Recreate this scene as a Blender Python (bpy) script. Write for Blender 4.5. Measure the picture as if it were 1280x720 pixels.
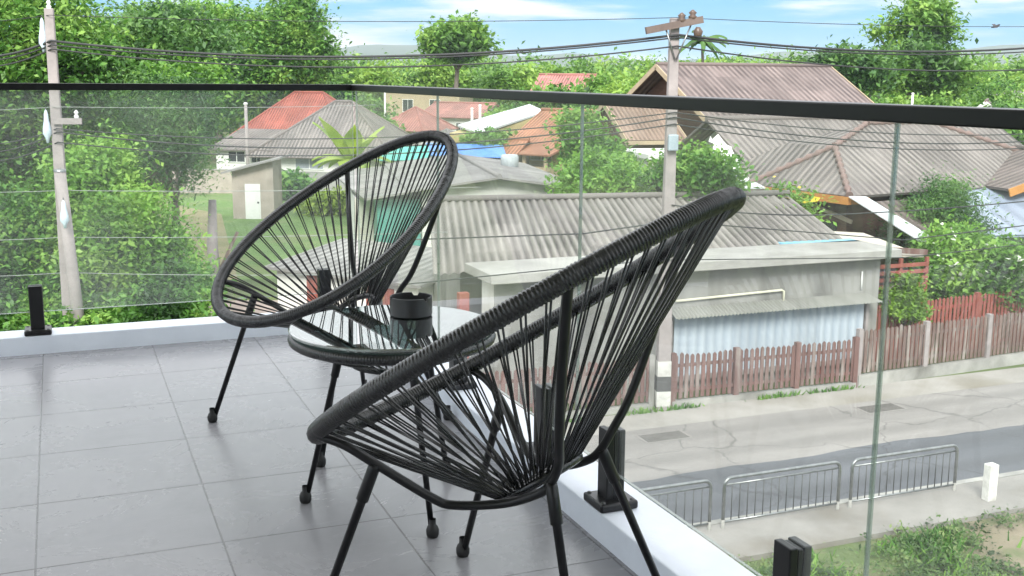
import bpy, math, random
import numpy as np
from mathutils import Vector, Matrix
random.seed(7); RNG = np.random.default_rng(7)
R = math.radians; PI = math.pi
for o in list(bpy.data.objects): bpy.data.objects.remove(o)
sc = bpy.context.scene; COL = sc.collection

# ------------------------------------------------------------------ camera
F_PX, PITCH, ROLL, YAW = 1396.7, .1871, .0071, .3843      # focal length in pixels of a 1280 wide picture
EYE = np.array([-1.2442, -5.1133, 1.1932])
GZ = -6.9                                                   # street level, two floors below the balcony
_f = np.array([math.sin(YAW)*math.cos(PITCH), math.cos(YAW)*math.cos(PITCH), -math.sin(PITCH)])
_r = np.array([math.cos(YAW), -math.sin(YAW), 0.]); _u = np.cross(_r, _f)
_r, _u = math.cos(ROLL)*_r + math.sin(ROLL)*_u, -math.sin(ROLL)*_r + math.cos(ROLL)*_u
def at(px, py, d):
    """world point seen at a pixel of the photograph, d metres deep"""
    return EYE + d*(_f + (px-640)/F_PX*_r - (py-360)/F_PX*_u)
def on(px, py, z=GZ):
    v = _f + (px-640)/F_PX*_r - (py-360)/F_PX*_u
    return EYE + v*((z-EYE[2])/v[2])
cam = bpy.data.cameras.new('camera'); camo = bpy.data.objects.new('camera', cam); COL.objects.link(camo)
cam.sensor_width = 36; cam.lens = F_PX/1280*36; cam.clip_start = .05; cam.clip_end = 40000
camo.matrix_world = Matrix(((_r[0], _u[0], -_f[0], EYE[0]), (_r[1], _u[1], -_f[1], EYE[1]), (_r[2], _u[2], -_f[2], EYE[2]), (0, 0, 0, 1)))
sc.camera = camo

# ------------------------------------------------------------------ sky, sun, exposure
SUN_EL, SUN_AZ = R(38), R(205)                             # azimuth clockwise from +Y: behind the camera, to the left
EXPOSURE = 1.85
sc.view_settings.view_transform = 'Standard'; sc.view_settings.look = 'None'
sc.view_settings.exposure = EXPOSURE; sc.view_settings.gamma = 1
w = bpy.data.worlds.new('World'); sc.world = w; w.use_nodes = True
nt = w.node_tree; N = nt.nodes; L = nt.links; N.clear()
sky = N.new('ShaderNodeTexSky'); sky.sky_type = 'NISHITA'; sky.sun_disc = False
sky.sun_elevation = SUN_EL; sky.sun_rotation = SUN_AZ; sky.air_density = 1.0; sky.dust_density = .3; sky.ozone_density = 2.0
tc = N.new('ShaderNodeTexCoord'); sep = N.new('ShaderNodeSeparateXYZ'); L.new(tc.outputs['Generated'], sep.inputs[0])
mp = N.new('ShaderNodeMapping'); mp.inputs['Scale'].default_value = (1.0, 1.0, 9.0); mp.inputs['Location'].default_value = (1.35, .7, .4)
L.new(tc.outputs['Generated'], mp.inputs[0])
nz = N.new('ShaderNodeTexNoise'); nz.inputs['Scale'].default_value = 4.2; nz.inputs['Detail'].default_value = 7; nz.inputs['Roughness'].default_value = .58
L.new(mp.outputs[0], nz.inputs['Vector'])
mr = N.new('ShaderNodeMapRange'); mr.inputs[1].default_value = .06; mr.inputs[2].default_value = .22; mr.inputs[3].default_value = .02; mr.inputs[4].default_value = .26
L.new(sep.outputs[2], mr.inputs[0])
ad = N.new('ShaderNodeMath'); ad.operation = 'ADD'; L.new(nz.outputs[0], ad.inputs[0]); L.new(mr.outputs[0], ad.inputs[1])
cr = N.new('ShaderNodeMapRange'); cr.interpolation_type = 'SMOOTHSTEP'; cr.inputs[1].default_value = .46; cr.inputs[2].default_value = .66
L.new(ad.outputs[0], cr.inputs[0])
tint = N.new('ShaderNodeMix'); tint.data_type = 'RGBA'; tint.inputs[0].default_value = .92
tint.inputs[7].default_value = (.40, 1.95, 3.4, 1); L.new(sky.outputs[0], tint.inputs[6])
mx = N.new('ShaderNodeMix'); mx.data_type = 'RGBA'; 
cl = N.new('ShaderNodeMapRange'); cl.inputs[1].default_value = .04; cl.inputs[2].default_value = .35; cl.inputs[3].default_value = 4.0; cl.inputs[4].default_value = 8.6; L.new(sep.outputs[2], cl.inputs[0])
cv = N.new('ShaderNodeVectorMath'); cv.operation = 'SCALE'; cv.inputs[0].default_value = (.97, .99, 1.02); L.new(cl.outputs[0], cv.inputs['Scale']); L.new(cv.outputs[0], mx.inputs[7])
L.new(cr.outputs[0], mx.inputs[0]); L.new(tint.outputs[2], mx.inputs[6])
bg = N.new('ShaderNodeBackground'); bg.inputs[1].default_value = .075; L.new(mx.outputs[2], bg.inputs[0])
wo = N.new('ShaderNodeOutputWorld'); L.new(bg.outputs[0], wo.inputs[0])
sl = bpy.data.lights.new('sun', 'SUN'); sl.energy = 1.5; sl.angle = R(22); sl.color = (1, .965, .91)
so = bpy.data.objects.new('sun', sl); COL.objects.link(so)
sd = Vector((math.sin(SUN_AZ)*math.cos(SUN_EL), math.cos(SUN_AZ)*math.cos(SUN_EL), math.sin(SUN_EL)))
so.rotation_euler = sd.to_track_quat('Z', 'Y').to_euler(); so.location = (0, 0, 30)

# ------------------------------------------------------------------ materials
def new_mat(name):
    m = bpy.data.materials.new(name); m.use_nodes = True; nt = m.node_tree
    return m, nt, nt.nodes, nt.links, nt.nodes['Principled BSDF']
def ramp(N, stops):
    r = N.new('ShaderNodeValToRGB'); e = r.color_ramp.elements
    while len(e) < len(stops): e.new(.5)
    for el, (p, c) in zip(e, stops): el.position = p; el.color = (*c, 1) if len(c) == 3 else c
    return r
def mat(name, col, col2=None, rough=.7, scale=3., bump=0., bscale=None, metal=0., spec=.5, stains_channels=None, coord='Object', stretch=None):
    m, nt, N, L, P = new_mat(name)
    P.inputs['Roughness'].default_value = rough; P.inputs['Metallic'].default_value = metal; P.inputs['Specular IOR Level'].default_value = spec
    t = N.new('ShaderNodeTexCoord'); v = t.outputs[coord]
    if stretch:
        mpn = N.new('ShaderNodeMapping'); mpn.inputs['Scale'].default_value = stretch; L.new(v, mpn.inputs[0]); v = mpn.outputs[0]
    n = N.new('ShaderNodeTexNoise'); n.inputs['Scale'].default_value = scale; n.inputs['Detail'].default_value = 8; n.inputs['Roughness'].default_value = .65
    L.new(v, n.inputs['Vector'])
    c2 = col2 or tuple(c*.7 for c in col)
    r = ramp(N, [(.3, c2), (.68, col)]); L.new(n.outputs[0], r.inputs[0]); out = r.outputs[0]
    if stains_channels:
        n2 = N.new('ShaderNodeTexNoise'); n2.inputs['Scale'].default_value = stains_channels[1]; n2.inputs['Detail'].default_value = 6; L.new(v, n2.inputs['Vector'])
        r2 = ramp(N, [(.5, (0, 0, 0)), (.72, (1, 1, 1))]); L.new(n2.outputs[0], r2.inputs[0])
        mm = N.new('ShaderNodeMix'); mm.data_type = 'RGBA'; mm.inputs[7].default_value = (*stains_channels[0], 1)
        L.new(r2.outputs[0], mm.inputs[0]); L.new(out, mm.inputs[6]); out = mm.outputs[2]
    L.new(out, P.inputs['Base Color'])
    if bump:
        b = N.new('ShaderNodeBump'); b.inputs['Strength'].default_value = bump; b.inputs['Distance'].default_value = .02
        n3 = N.new('ShaderNodeTexNoise'); n3.inputs['Scale'].default_value = bscale or scale*8; n3.inputs['Detail'].default_value = 5; L.new(v, n3.inputs['Vector'])
        L.new(n3.outputs[0], b.inputs['Height']); L.new(b.outputs[0], P.inputs['Normal'])
    return m
def roof_mat(name, col, col2, pitch=.25, rough=.75, course=0., ribbump=.6, stains_channels=None):
    """sheet or tile roof; UV is in metres, u along the eave and v down the slope"""
    m, nt, N, L, P = new_mat(name); P.inputs['Roughness'].default_value = rough
    t = N.new('ShaderNodeTexCoord'); s = N.new('ShaderNodeSeparateXYZ'); L.new(t.outputs['UV'], s.inputs[0])
    def wave(sock, p):
        a = N.new('ShaderNodeMath'); a.operation = 'MULTIPLY'; a.inputs[1].default_value = 2*PI/p; L.new(sock, a.inputs[0])
        b = N.new('ShaderNodeMath'); b.operation = 'SINE'; L.new(a.outputs[0], b.inputs[0])
        c = N.new('ShaderNodeMapRange'); c.inputs[1].default_value = -1; c.inputs[2].default_value = 1; L.new(b.outputs[0], c.inputs[0]); return c.outputs[0]
    wv = wave(s.outputs[0], pitch)
    mpn = N.new('ShaderNodeMapping'); mpn.inputs['Scale'].default_value = (2.2, .35, 1); L.new(t.outputs['UV'], mpn.inputs[0])
    n = N.new('ShaderNodeTexNoise'); n.inputs['Scale'].default_value = .9; n.inputs['Detail'].default_value = 9; n.inputs['Roughness'].default_value = .7; L.new(mpn.outputs[0], n.inputs['Vector'])
    r = ramp(N, [(.3, col2), (.66, col)]); L.new(n.outputs[0], r.inputs[0]); out = r.outputs[0]
    cbx = N.new('ShaderNodeCombineXYZ')
    for kx, (dd, sk) in enumerate(((.92, 0), (1.6, 1))):
        a_ = N.new('ShaderNodeMath'); a_.operation = 'DIVIDE'; a_.inputs[1].default_value = dd; L.new(s.outputs[sk], a_.inputs[0])
        f_ = N.new('ShaderNodeMath'); f_.operation = 'FLOOR'; L.new(a_.outputs[0], f_.inputs[0]); L.new(f_.outputs[0], cbx.inputs[kx])
    wn = N.new('ShaderNodeTexWhiteNoise'); L.new(cbx.outputs[0], wn.inputs['Vector'])
    wr_ = N.new('ShaderNodeMapRange'); wr_.inputs[3].default_value = .78; wr_.inputs[4].default_value = 1.14; L.new(wn.outputs['Value'], wr_.inputs[0])
    wm = N.new('ShaderNodeVectorMath'); wm.operation = 'SCALE'; L.new(out, wm.inputs[0]); L.new(wr_.outputs[0], wm.inputs['Scale']); out = wm.outputs[0]
    # a darker colour fills the channels between the ribs, stronger in patches
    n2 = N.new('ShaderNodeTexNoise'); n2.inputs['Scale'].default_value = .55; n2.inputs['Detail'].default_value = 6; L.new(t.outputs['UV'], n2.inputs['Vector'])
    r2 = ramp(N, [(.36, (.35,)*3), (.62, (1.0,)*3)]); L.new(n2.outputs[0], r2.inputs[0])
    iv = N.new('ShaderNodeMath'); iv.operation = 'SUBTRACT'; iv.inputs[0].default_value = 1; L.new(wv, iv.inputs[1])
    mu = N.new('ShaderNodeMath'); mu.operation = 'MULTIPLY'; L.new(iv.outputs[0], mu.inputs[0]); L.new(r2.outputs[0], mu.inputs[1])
    mm = N.new('ShaderNodeMix'); mm.data_type = 'RGBA'; mm.inputs[7].default_value = (*(stains_channels or tuple(c*.4 for c in col2)), 1)
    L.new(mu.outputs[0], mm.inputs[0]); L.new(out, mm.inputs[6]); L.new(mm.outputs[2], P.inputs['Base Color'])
    h = wv
    if course:
        a = N.new('ShaderNodeMath'); a.operation = 'DIVIDE'; a.inputs[1].default_value = course; L.new(s.outputs[1], a.inputs[0])
        f = N.new('ShaderNodeMath'); f.operation = 'FRACT'; L.new(a.outputs[0], f.inputs[0])
        ml = N.new('ShaderNodeMath'); ml.operation = 'MULTIPLY_ADD'; ml.inputs[1].default_value = .8; L.new(f.outputs[0], ml.inputs[0]); L.new(wv, ml.inputs[2]); h = ml.outputs[0]
    if ribbump:
        b = N.new('ShaderNodeBump'); b.inputs['Strength'].default_value = ribbump; b.inputs['Distance'].default_value = pitch*.25
        L.new(h, b.inputs['Height']); L.new(b.outputs[0], P.inputs['Normal'])
    return m
def leaf_mat(name, dark, mid, light, nscale=.55):
    m, nt, N, L, P = new_mat(name); P.inputs['Roughness'].default_value = .45; P.inputs['Specular IOR Level'].default_value = .35
    g = N.new('ShaderNodeNewGeometry'); t = N.new('ShaderNodeTexCoord'); oi = N.new('ShaderNodeObjectInfo')
    n = N.new('ShaderNodeTexNoise'); n.inputs['Scale'].default_value = nscale; n.inputs['Detail'].default_value = 3; L.new(t.outputs['Object'], n.inputs['Vector'])
    a = N.new('ShaderNodeMath'); a.operation = 'MULTIPLY_ADD'; a.inputs[1].default_value = .35; L.new(g.outputs['Random Per Island'], a.inputs[0])
    sub = N.new('ShaderNodeMath'); sub.operation = 'MULTIPLY_ADD'; sub.inputs[1].default_value = 2.3; sub.inputs[2].default_value = -.80; L.new(n.outputs[0], sub.inputs[0]); L.new(sub.outputs[0], a.inputs[2])
    r = ramp(N, [(.12, dark), (.5, mid), (.88, light)]); L.new(a.outputs[0], r.inputs[0])
    L.new(r.outputs[0], P.inputs['Base Color'])
    tr = N.new('ShaderNodeBsdfTranslucent'); L.new(r.outputs[0], tr.inputs[0])
    mx = N.new('ShaderNodeMixShader'); mx.inputs[0].default_value = .35
    L.new(P.outputs[0], mx.inputs[1]); L.new(tr.outputs[0], mx.inputs[2])
    L.new(mx.outputs[0], N['Material Output'].inputs[0]); return m
def glass_mat(name, tint, ior=1.5, dust=0., rough=0., gain=1.):
    """thin sheet glass: mirror by Fresnel on the side that is met first, tinted pass-through, a film of dust"""
    m, nt, N, L, P = new_mat(name); N.remove(P)
    fr = N.new('ShaderNodeFresnel'); fr.inputs[0].default_value = ior
    ge = N.new('ShaderNodeNewGeometry'); iv = N.new('ShaderNodeMath'); iv.operation = 'SUBTRACT'; iv.inputs[0].default_value = 1; L.new(ge.outputs['Backfacing'], iv.inputs[1])
    mu = N.new('ShaderNodeMath'); mu.operation = 'MULTIPLY'; L.new(fr.outputs[0], mu.inputs[0]); L.new(iv.outputs[0], mu.inputs[1])
    if gain != 1:
        m1 = N.new('ShaderNodeMath'); m1.operation = 'MULTIPLY'; m1.use_clamp = True; m1.inputs[1].default_value = gain; L.new(mu.outputs[0], m1.inputs[0]); mu = m1
    tp = N.new('ShaderNodeBsdfTransparent'); tp.inputs[0].default_value = (*tint, 1)
    gl = N.new('ShaderNodeBsdfGlossy'); gl.inputs['Roughness'].default_value = rough
    base = tp.outputs[0]
    if dust:
        df = N.new('ShaderNodeBsdfDiffuse'); df.inputs[0].default_value = (.75, .76, .74, 1)
        t = N.new('ShaderNodeTexCoord'); n = N.new('ShaderNodeTexNoise'); n.inputs['Scale'].default_value = 2.3; n.inputs['Detail'].default_value = 6; L.new(t.outputs['Object'], n.inputs['Vector'])
        mr = N.new('ShaderNodeMapRange'); mr.inputs[1].default_value = .35; mr.inputs[2].default_value = .75; mr.inputs[3].default_value = dust*.4; mr.inputs[4].default_value = dust*1.5; L.new(n.outputs[0], mr.inputs[0])
        dm = N.new('ShaderNodeMixShader'); L.new(mr.outputs[0], dm.inputs[0]); L.new(tp.outputs[0], dm.inputs[1]); L.new(df.outputs[0], dm.inputs[2]); base = dm.outputs[0]
    ms = N.new('ShaderNodeMixShader'); L.new(mu.outputs[0], ms.inputs[0]); L.new(base, ms.inputs[1]); L.new(gl.outputs[0], ms.inputs[2])
    L.new(ms.outputs[0], N['Material Output'].inputs[0]); return m
M = {}
M['black'] = mat('black_painted_steel', (.011, .0115, .013), (.007, .007, .008), rough=.34, scale=20, spec=.4)
M['cord'] = mat('black_pvc_cord', (.024, .0245, .026), (.014, .014, .015), rough=.26, scale=30, spec=.6)
M['rubber'] = mat('black_rubber', (.012, .012, .012), rough=.6)
M['rail'] = mat('black_anodised_rail', (.010, .0105, .011), (.007, .007, .0075), rough=.34, scale=12, spec=.25)
M['glass'] = glass_mat('railing_glass', (.95, .972, .962), 1.45, .095)
M['tglass'] = glass_mat('table_glass', (.45, .56, .53), 2.6, gain=2.0)
M['gedge'] = glass_mat('glass_edge', (.74, .80, .77), 1.8, .45)
M['white_paint'] = mat('white_painted_concrete', (.74, .785, .85), (.64, .68, .75), rough=.55, scale=4, bump=.05)
M['white'] = mat('white_paint', (.80, .80, .78), (.66, .66, .63), rough=.6, scale=2)
M['concrete'] = mat('concrete', (.40, .39, .36), (.26, .255, .24), rough=.85, scale=1.5, bump=.3, stains_channels=((.16, .155, .14), .7))
M['pole_conc'] = mat('pole_concrete', (.36, .32, .31), (.24, .215, .21), rough=.85, scale=2, bump=.2)
M['galv'] = mat('galvanised_steel', (.34, .35, .35), (.20, .21, .21), rough=.34, scale=9, metal=.85)
M['darkmetal'] = mat('dark_steel', (.10, .10, .10), rough=.5, metal=.4)
M['cable'] = mat('cable', (.035, .036, .038), rough=.6)
M['pale_cable'] = mat('pale_cable', (.34, .36, .34), rough=.6)
M['bark'] = mat('bark', (.20, .17, .14), (.10, .085, .07), rough=.9, scale=4, bump=.5, stretch=(1, 1, .3))

# floor tiles
def tile_mat():
    m, nt, N, L, P = new_mat('grey_floor_tile')
    t = N.new('ShaderNodeTexCoord'); s = N.new('ShaderNodeSeparateXYZ'); L.new(t.outputs['Object'], s.inputs[0])
    def grid(sock, off):
        a = N.new('ShaderNodeMath'); a.operation = 'SUBTRACT'; a.inputs[1].default_value = off; L.new(sock, a.inputs[0])
        b = N.new('ShaderNodeMath'); b.operation = 'DIVIDE'; b.inputs[1].default_value = .45; L.new(a.outputs[0], b.inputs[0])
        f = N.new('ShaderNodeMath'); f.operation = 'FRACT'; L.new(b.outputs[0], f.inputs[0])
        fl = N.new('ShaderNodeMath'); fl.operation = 'FLOOR'; L.new(b.outputs[0], fl.inputs[0])
        c = N.new('ShaderNodeMath'); c.operation = 'SUBTRACT'; c.inputs[1].default_value = .5; L.new(f.outputs[0], c.inputs[0])
        d = N.new('ShaderNodeMath'); d.operation = 'ABSOLUTE'; L.new(c.outputs[0], d.inputs[0])
        return d.outputs[0], fl.outputs[0]
    dx, ix = grid(s.outputs[0], -1.3621); dy, iy = grid(s.outputs[1], -.9554)
    mxm = N.new('ShaderNodeMath'); mxm.operation = 'MAXIMUM'; L.new(dx, mxm.inputs[0]); L.new(dy, mxm.inputs[1])
    gr = N.new('ShaderNodeMapRange'); gr.inputs[1].default_value = .4935; gr.inputs[2].default_value = .4965; L.new(mxm.outputs[0], gr.inputs[0])
    cb = N.new('ShaderNodeCombineXYZ'); L.new(ix, cb.inputs[0]); L.new(iy, cb.inputs[1])
    wn = N.new('ShaderNodeTexWhiteNoise'); L.new(cb.outputs[0], wn.inputs['Vector'])
    n = N.new('ShaderNodeTexNoise'); n.inputs['Scale'].default_value = 2.5; n.inputs['Detail'].default_value = 10; n.inputs['Roughness'].default_value = .7; n.inputs['Distortion'].default_value = .6
    off = N.new('ShaderNodeVectorMath'); off.operation = 'MULTIPLY_ADD'; off.inputs[1].default_value = (9, 9, 9); L.new(wn.outputs['Color'], off.inputs[0]); L.new(t.outputs['Object'], off.inputs[2])
    L.new(off.outputs[0], n.inputs['Vector'])
    r = ramp(N, [(.26, (.21, .208, .222)), (.74, (.285, .28, .298))]); L.new(n.outputs[0], r.inputs[0])
    # fine pale veins across the stoneware
    vn = N.new('ShaderNodeTexNoise'); vn.inputs['Scale'].default_value = 3.; vn.inputs['Detail'].default_value = 4; vn.inputs['Distortion'].default_value = 1.2
    vm = N.new('ShaderNodeMapping'); vm.inputs['Rotation'].default_value = (0, 0, .9); vm.inputs['Scale'].default_value = (.5, 3, 1); L.new(off.outputs[0], vm.inputs[0]); L.new(vm.outputs[0], vn.inputs['Vector'])
    va = N.new('ShaderNodeMath'); va.operation = 'SUBTRACT'; va.inputs[1].default_value = .5; L.new(vn.outputs[0], va.inputs[0])
    vb = N.new('ShaderNodeMath'); vb.operation = 'ABSOLUTE'; L.new(va.outputs[0], vb.inputs[0])
    vr = N.new('ShaderNodeMapRange'); vr.inputs[1].default_value = .006; vr.inputs[2].default_value = 0; vr.inputs[3].default_value = 0; vr.inputs[4].default_value = .25; L.new(vb.outputs[0], vr.inputs[0])
    vx = N.new('ShaderNodeMix'); vx.data_type = 'RGBA'; vx.inputs[7].default_value = (.30, .30, .31, 1); L.new(vr.outputs[0], vx.inputs[0]); L.new(r.outputs[0], vx.inputs[6])
    mg = N.new('ShaderNodeMix'); mg.data_type = 'RGBA'; mg.inputs[7].default_value = (.125, .12, .126, 1); L.new(gr.outputs[0], mg.inputs[0]); L.new(vx.outputs[2], mg.inputs[6])
    L.new(mg.outputs[2], P.inputs['Base Color'])
    rr = N.new('ShaderNodeMapRange'); rr.inputs[3].default_value = .19; rr.inputs[4].default_value = .35; L.new(n.outputs[0], rr.inputs[0]); L.new(rr.outputs[0], P.inputs['Roughness'])
    b = N.new('ShaderNodeBump'); b.inputs['Strength'].default_value = .5; b.inputs['Distance'].default_value = .002; b.invert = True; L.new(gr.outputs[0], b.inputs['Height']); L.new(b.outputs[0], P.inputs['Normal'])
    return m
M['tile'] = tile_mat()

# ------------------------------------------------------------------ mesh builders
class MB:
    def __init__(s): s.v = []; s.f = []; s.uv = {}; s.smooth = set()
    def add(s, vs, fs, smooth=False):
        b = len(s.v); s.v += [tuple(map(float, p)) for p in vs]
        for f in fs:
            if smooth: s.smooth.add(len(s.f))
            s.f.append(tuple(b+i for i in f))
        return s
    def box(s, x0, x1, y0, y1, z0, z1):
        return s.add([(x0,y0,z0),(x1,y0,z0),(x1,y1,z0),(x0,y1,z0),(x0,y0,z1),(x1,y0,z1),(x1,y1,z1),(x0,y1,z1)],
                     [(3,2,1,0),(4,5,6,7),(0,1,5,4),(1,2,6,5),(2,3,7,6),(3,0,4,7)])
    def bar(s, a, b, w, h, up=(0,0,1)):
        a = Vector(a); b = Vector(b); d = (b-a).normalized(); x = d.cross(Vector(up)); x = x.normalized() if x.length > 1e-6 else Vector((1,0,0)); y = x.cross(d)
        P = []
        for p in (a, b):
            for i, j in ((-1,-1),(1,-1),(1,1),(-1,1)): P.append(p + x*w/2*i + y*h/2*j)
        return s.add(P, [(3,2,1,0),(4,5,6,7),(0,1,5,4),(1,2,6,5),(2,3,7,6),(3,0,4,7)])
    def tube(s, pts, r, seg=8, closed=False, caps=True):
        P = np.array(pts, float); n = len(P); rr = np.broadcast_to(np.asarray(r, float), (n,))
        T = np.roll(P, -1, 0) - np.roll(P, 1, 0)
        if not closed: T[0] = P[1]-P[0]; T[-1] = P[-1]-P[-2]
        T /= np.linalg.norm(T, axis=1)[:, None] + 1e-12
        u = np.cross(T[0], (0, 0, 1.)); 
        if np.linalg.norm(u) < 1e-3: u = np.cross(T[0], (1., 0, 0))
        ang = np.arange(seg)*2*PI/seg; V = []
        for i in range(n):
            u = u - T[i]*(u@T[i]); u /= np.linalg.norm(u) + 1e-12; v = np.cross(T[i], u)
            V.append(P[i] + rr[i]*(np.outer(np.cos(ang), u) + np.outer(np.sin(ang), v)))
        V = np.concatenate(V); Fs = []
        for i in range(n if closed else n-1):
            j = (i+1) % n
            for k in range(seg):
                k2 = (k+1) % seg; Fs.append((i*seg+k, i*seg+k2, j*seg+k2, j*seg+k))
        s.add(V, Fs, True)
        if caps and not closed:
            b = len(s.v)-n*seg
            s.f.append(tuple(b+k for k in reversed(range(seg)))); s.f.append(tuple(b+(n-1)*seg+k for k in range(seg)))
        return s
    def lathe(s, prof, seg=24, c=(0,0,0)):
        V = []; n = len(prof)
        for r, z in prof:
            for k in range(seg): a = 2*PI*k/seg; V.append((c[0]+r*math.cos(a), c[1]+r*math.sin(a), c[2]+z))
        Fs = [(i*seg+k, i*seg+(k+1) % seg, (i+1)*seg+(k+1) % seg, (i+1)*seg+k) for i in range(n-1) for k in range(seg)]
        return s.add(V, Fs, True)
    def slab(s, poly, t):
        """a planar polygon with thickness t below it; the top gets UVs in metres, v down the slope"""
        P = [Vector(p) for p in poly]; n = (P[1]-P[0]).cross(P[2]-P[0]).normalized()
        if n.z < 0: P.reverse(); n = -n
        k = len(P); b = len(s.f); s.add(P + [p - n*t for p in P], [tuple(range(k)), tuple(reversed(range(k, 2*k)))] + [(i, k+i, k+(i+1) % k, (i+1) % k) for i in range(k)])
        d = Vector((0,0,-1)); d = d - n*d.dot(n); d = d.normalized() if d.length > 1e-4 else Vector((0,-1,0)); u = d.cross(n)
        s.uv[b] = [(p.dot(u), p.dot(d)) for p in P]; s.uv[b+1] = list(reversed(s.uv[b]))
        return s
    def corr(s, A, B, C, D, pitch, amp):
        """corrugated sheet, A-B along the ridge and D-C along the eave"""
        A, B, C, D = map(Vector, (A, B, C, D)); n = (B-A).cross(D-A).normalized(); n = n if n.z > 0 else -n
        L = max((B-A).length, (C-D).length); k = max(8, int(L/pitch*6)); b = len(s.f); V = []; U = []; W = (D-A).length
        for i in range(k+1):
            q = i/k; h = n*amp*math.sin(2*PI*q*L/pitch)
            V += [A.lerp(B, q)+h, D.lerp(C, q)+h]; U += [(q*L, 0), (q*L, W)]
        s.add(V, [(2*i, 2*i+1, 2*i+3, 2*i+2) for i in range(k)], True)
        for i in range(k): s.uv[b+i] = [U[2*i], U[2*i+1], U[2*i+3], U[2*i+2]]
        return s
    def build(s, name, m, parent=None):
        me = bpy.data.meshes.new(name); me.from_pydata(s.v, [], s.f); me.materials.append(m)
        if s.smooth:
            sm = np.zeros(len(s.f), bool); sm[list(s.smooth)] = True; me.polygons.foreach_set('use_smooth', sm)
        if s.uv:
            ul = me.uv_layers.new(name='UVMap')
            for fi, uv in s.uv.items():
                p = me.polygons[fi]
                for li, c in zip(p.loop_indices, uv): ul.data[li].uv = c
        me.update(); o = bpy.data.objects.new(name, me); COL.objects.link(o)
        if parent: o.parent = parent
        return o
def tag(o, label=None, cat=None, group=None, kind=None):
    if label: o['label'] = label
    if cat: o['category'] = cat
    if group: o['group'] = group
    if kind: o['kind'] = kind
    return o
def thing(name, label, cat, loc=(0,0,0), rz=0., group=None):
    o = bpy.data.objects.new(name, None); COL.objects.link(o); o.location = tuple(map(float, loc)); o.rotation_euler = (0, 0, float(rz)); o.empty_display_size = .2
    return tag(o, label, cat, group)
def bevel(o, w=.004, seg=2):
    b = o.modifiers.new('bevel', 'BEVEL'); b.width = w; b.segments = seg; b.limit_method = 'ANGLE'; return o
def copy_tree(o, parent=None):
    c = o.copy(); COL.objects.link(c)
    if parent: c.parent = parent
    for ch in o.children: copy_tree(ch, c)
    return c
def bez(pts, n=12):
    """smooth curve through points (Catmull-Rom)"""
    P = [np.array(p, float) for p in pts]; P = [2*P[0]-P[1]] + P + [2*P[-1]-P[-2]]; out = []
    for i in range(1, len(P)-2):
        for k in range(n):
            t = k/n; a, b, c, d = P[i-1:i+3]
            out.append(.5*((2*b)+(c-a)*t+(2*a-5*b+4*c-d)*t*t+(3*b-a-3*c+d)*t**3))
    out.append(P[-2]); return out

# ================================================================== BALCONY
f = MB(); f.box(-4.2, 0, -7.5, 0, -.18, 0); tag(f.build('balcony_floor', M['tile']), kind='structure')
k = MB(); k.add([(-4.2,0,-.3),(.17,0,-.3),(.17,.15,-.3),(-4.2,.15,-.3),(-4.2,0,.08),(0,0,.08),(.17,.15,.08),(-4.2,.15,.08)],
                [(4,5,6,7)])
k = MB(); k.box(-4.2, .17, 0, .15, -.3, .08); k.box(0, .17, -7.5, 0, -.3, .08)
o = k.build('balcony_kerb', M['white_paint']); bevel(o, .004); tag(o, kind='structure')
GX = .053; RT = 1.152
rl = thing('glass_railing', 'frameless glass balcony railing with black top rail and short black posts on white kerb', 'railing', (GX, GX, 0))
tr = MB()
tr.box(-4.2, .027, -.027, .027, RT-.029, RT); tr.box(-.027, .027, -7.5, -.0275, RT-.029, RT)
bevel(tr.build('top_rail', M['rail'], rl), .003)
GB, GT = .177, RT-.0295
def panel(x0, x1, y0, y1):
    p = MB(); p.box(x0, x1, y0, y1, GB, GT); po = p.build('glass_panel', M['glass'], rl)
    e = MB()  # the polished edges, green by the thickness of the glass
    if x1-x0 < .05:
        for yy in (y0, y1): e.box(x0+.001, x1-.001, yy-.0008, yy+.0008, GB, GT)
        e.box(x0+.001, x1-.001, y0, y1, GB-.002, GB+.0005)
    else:
        for xx in (x0, x1): e.box(xx-.0008, xx+.0008, y0+.001, y1-.001, GB, GT)
        e.box(x0, x1, y0+.001, y1-.001, GB-.002, GB+.0005)
    e.build('polished_edge', M['gedge'], po)
g = .004
js = [-.012, -1.22, -2.449, -3.665, -4.88, -6.1, -7.4]
for a, b in zip(js, js[1:]): panel(-.005, .005, b+g/2, a-g/2)
for a, b in zip([-.014, -1.88, -3.1], [-1.88, -3.1, -4.2]): panel(b+g/2, a-g/2, -.005, .005)
def spigot(x, y, along):
    s = MB()
    for q in (-1, 1):
        if along == 'y': s.box(x+q*.0165-.0095, x+q*.0165+.0095, y-.028, y+.028, .10, .292)
        else: s.box(x-.028, x+.028, y+q*.0165-.0095, y+q*.0165+.0095, .10, .292)
    s.box(x-.0255, x+.0255, y-.0255, y+.0255, .10, .172)
    s.box(x-.0068 if along == 'y' else x-.0262, x+.0068 if along == 'y' else x+.0262, y-.0262 if along == 'y' else y-.0068, y+.0262 if along == 'y' else y+.0068, .10, .288)
    so_ = s.build('spigot', M['black'], rl); bevel(so_, .003)
    b = MB(); b.box(x-.055, x+.055, y-.055, y+.055, .0805, .104); bo = b.build('base_plate', M['black'], so_); bevel(bo, .006)
    for i, j in ((-1,-1),(1,-1),(1,1),(-1,1)): MB().lathe([(.007,.104),(.005,.107),(0,.1075)], 8, (x+i*.042, y+j*.042, 0)).build('bolt', M['darkmetal'], so_)
for y in (-.3, -1.03, -1.44, -2.23, -2.665, -3.45, -3.9, -4.6): spigot(0, y, 'y')
for x in (-.17, -1.43, -2.1, -2.9): spigot(x, 0, 'x')
d = thing('floor_drain', 'small square pale metal floor drain in the tiles by the corner', 'drain', (-.275, -.307, 0))
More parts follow.
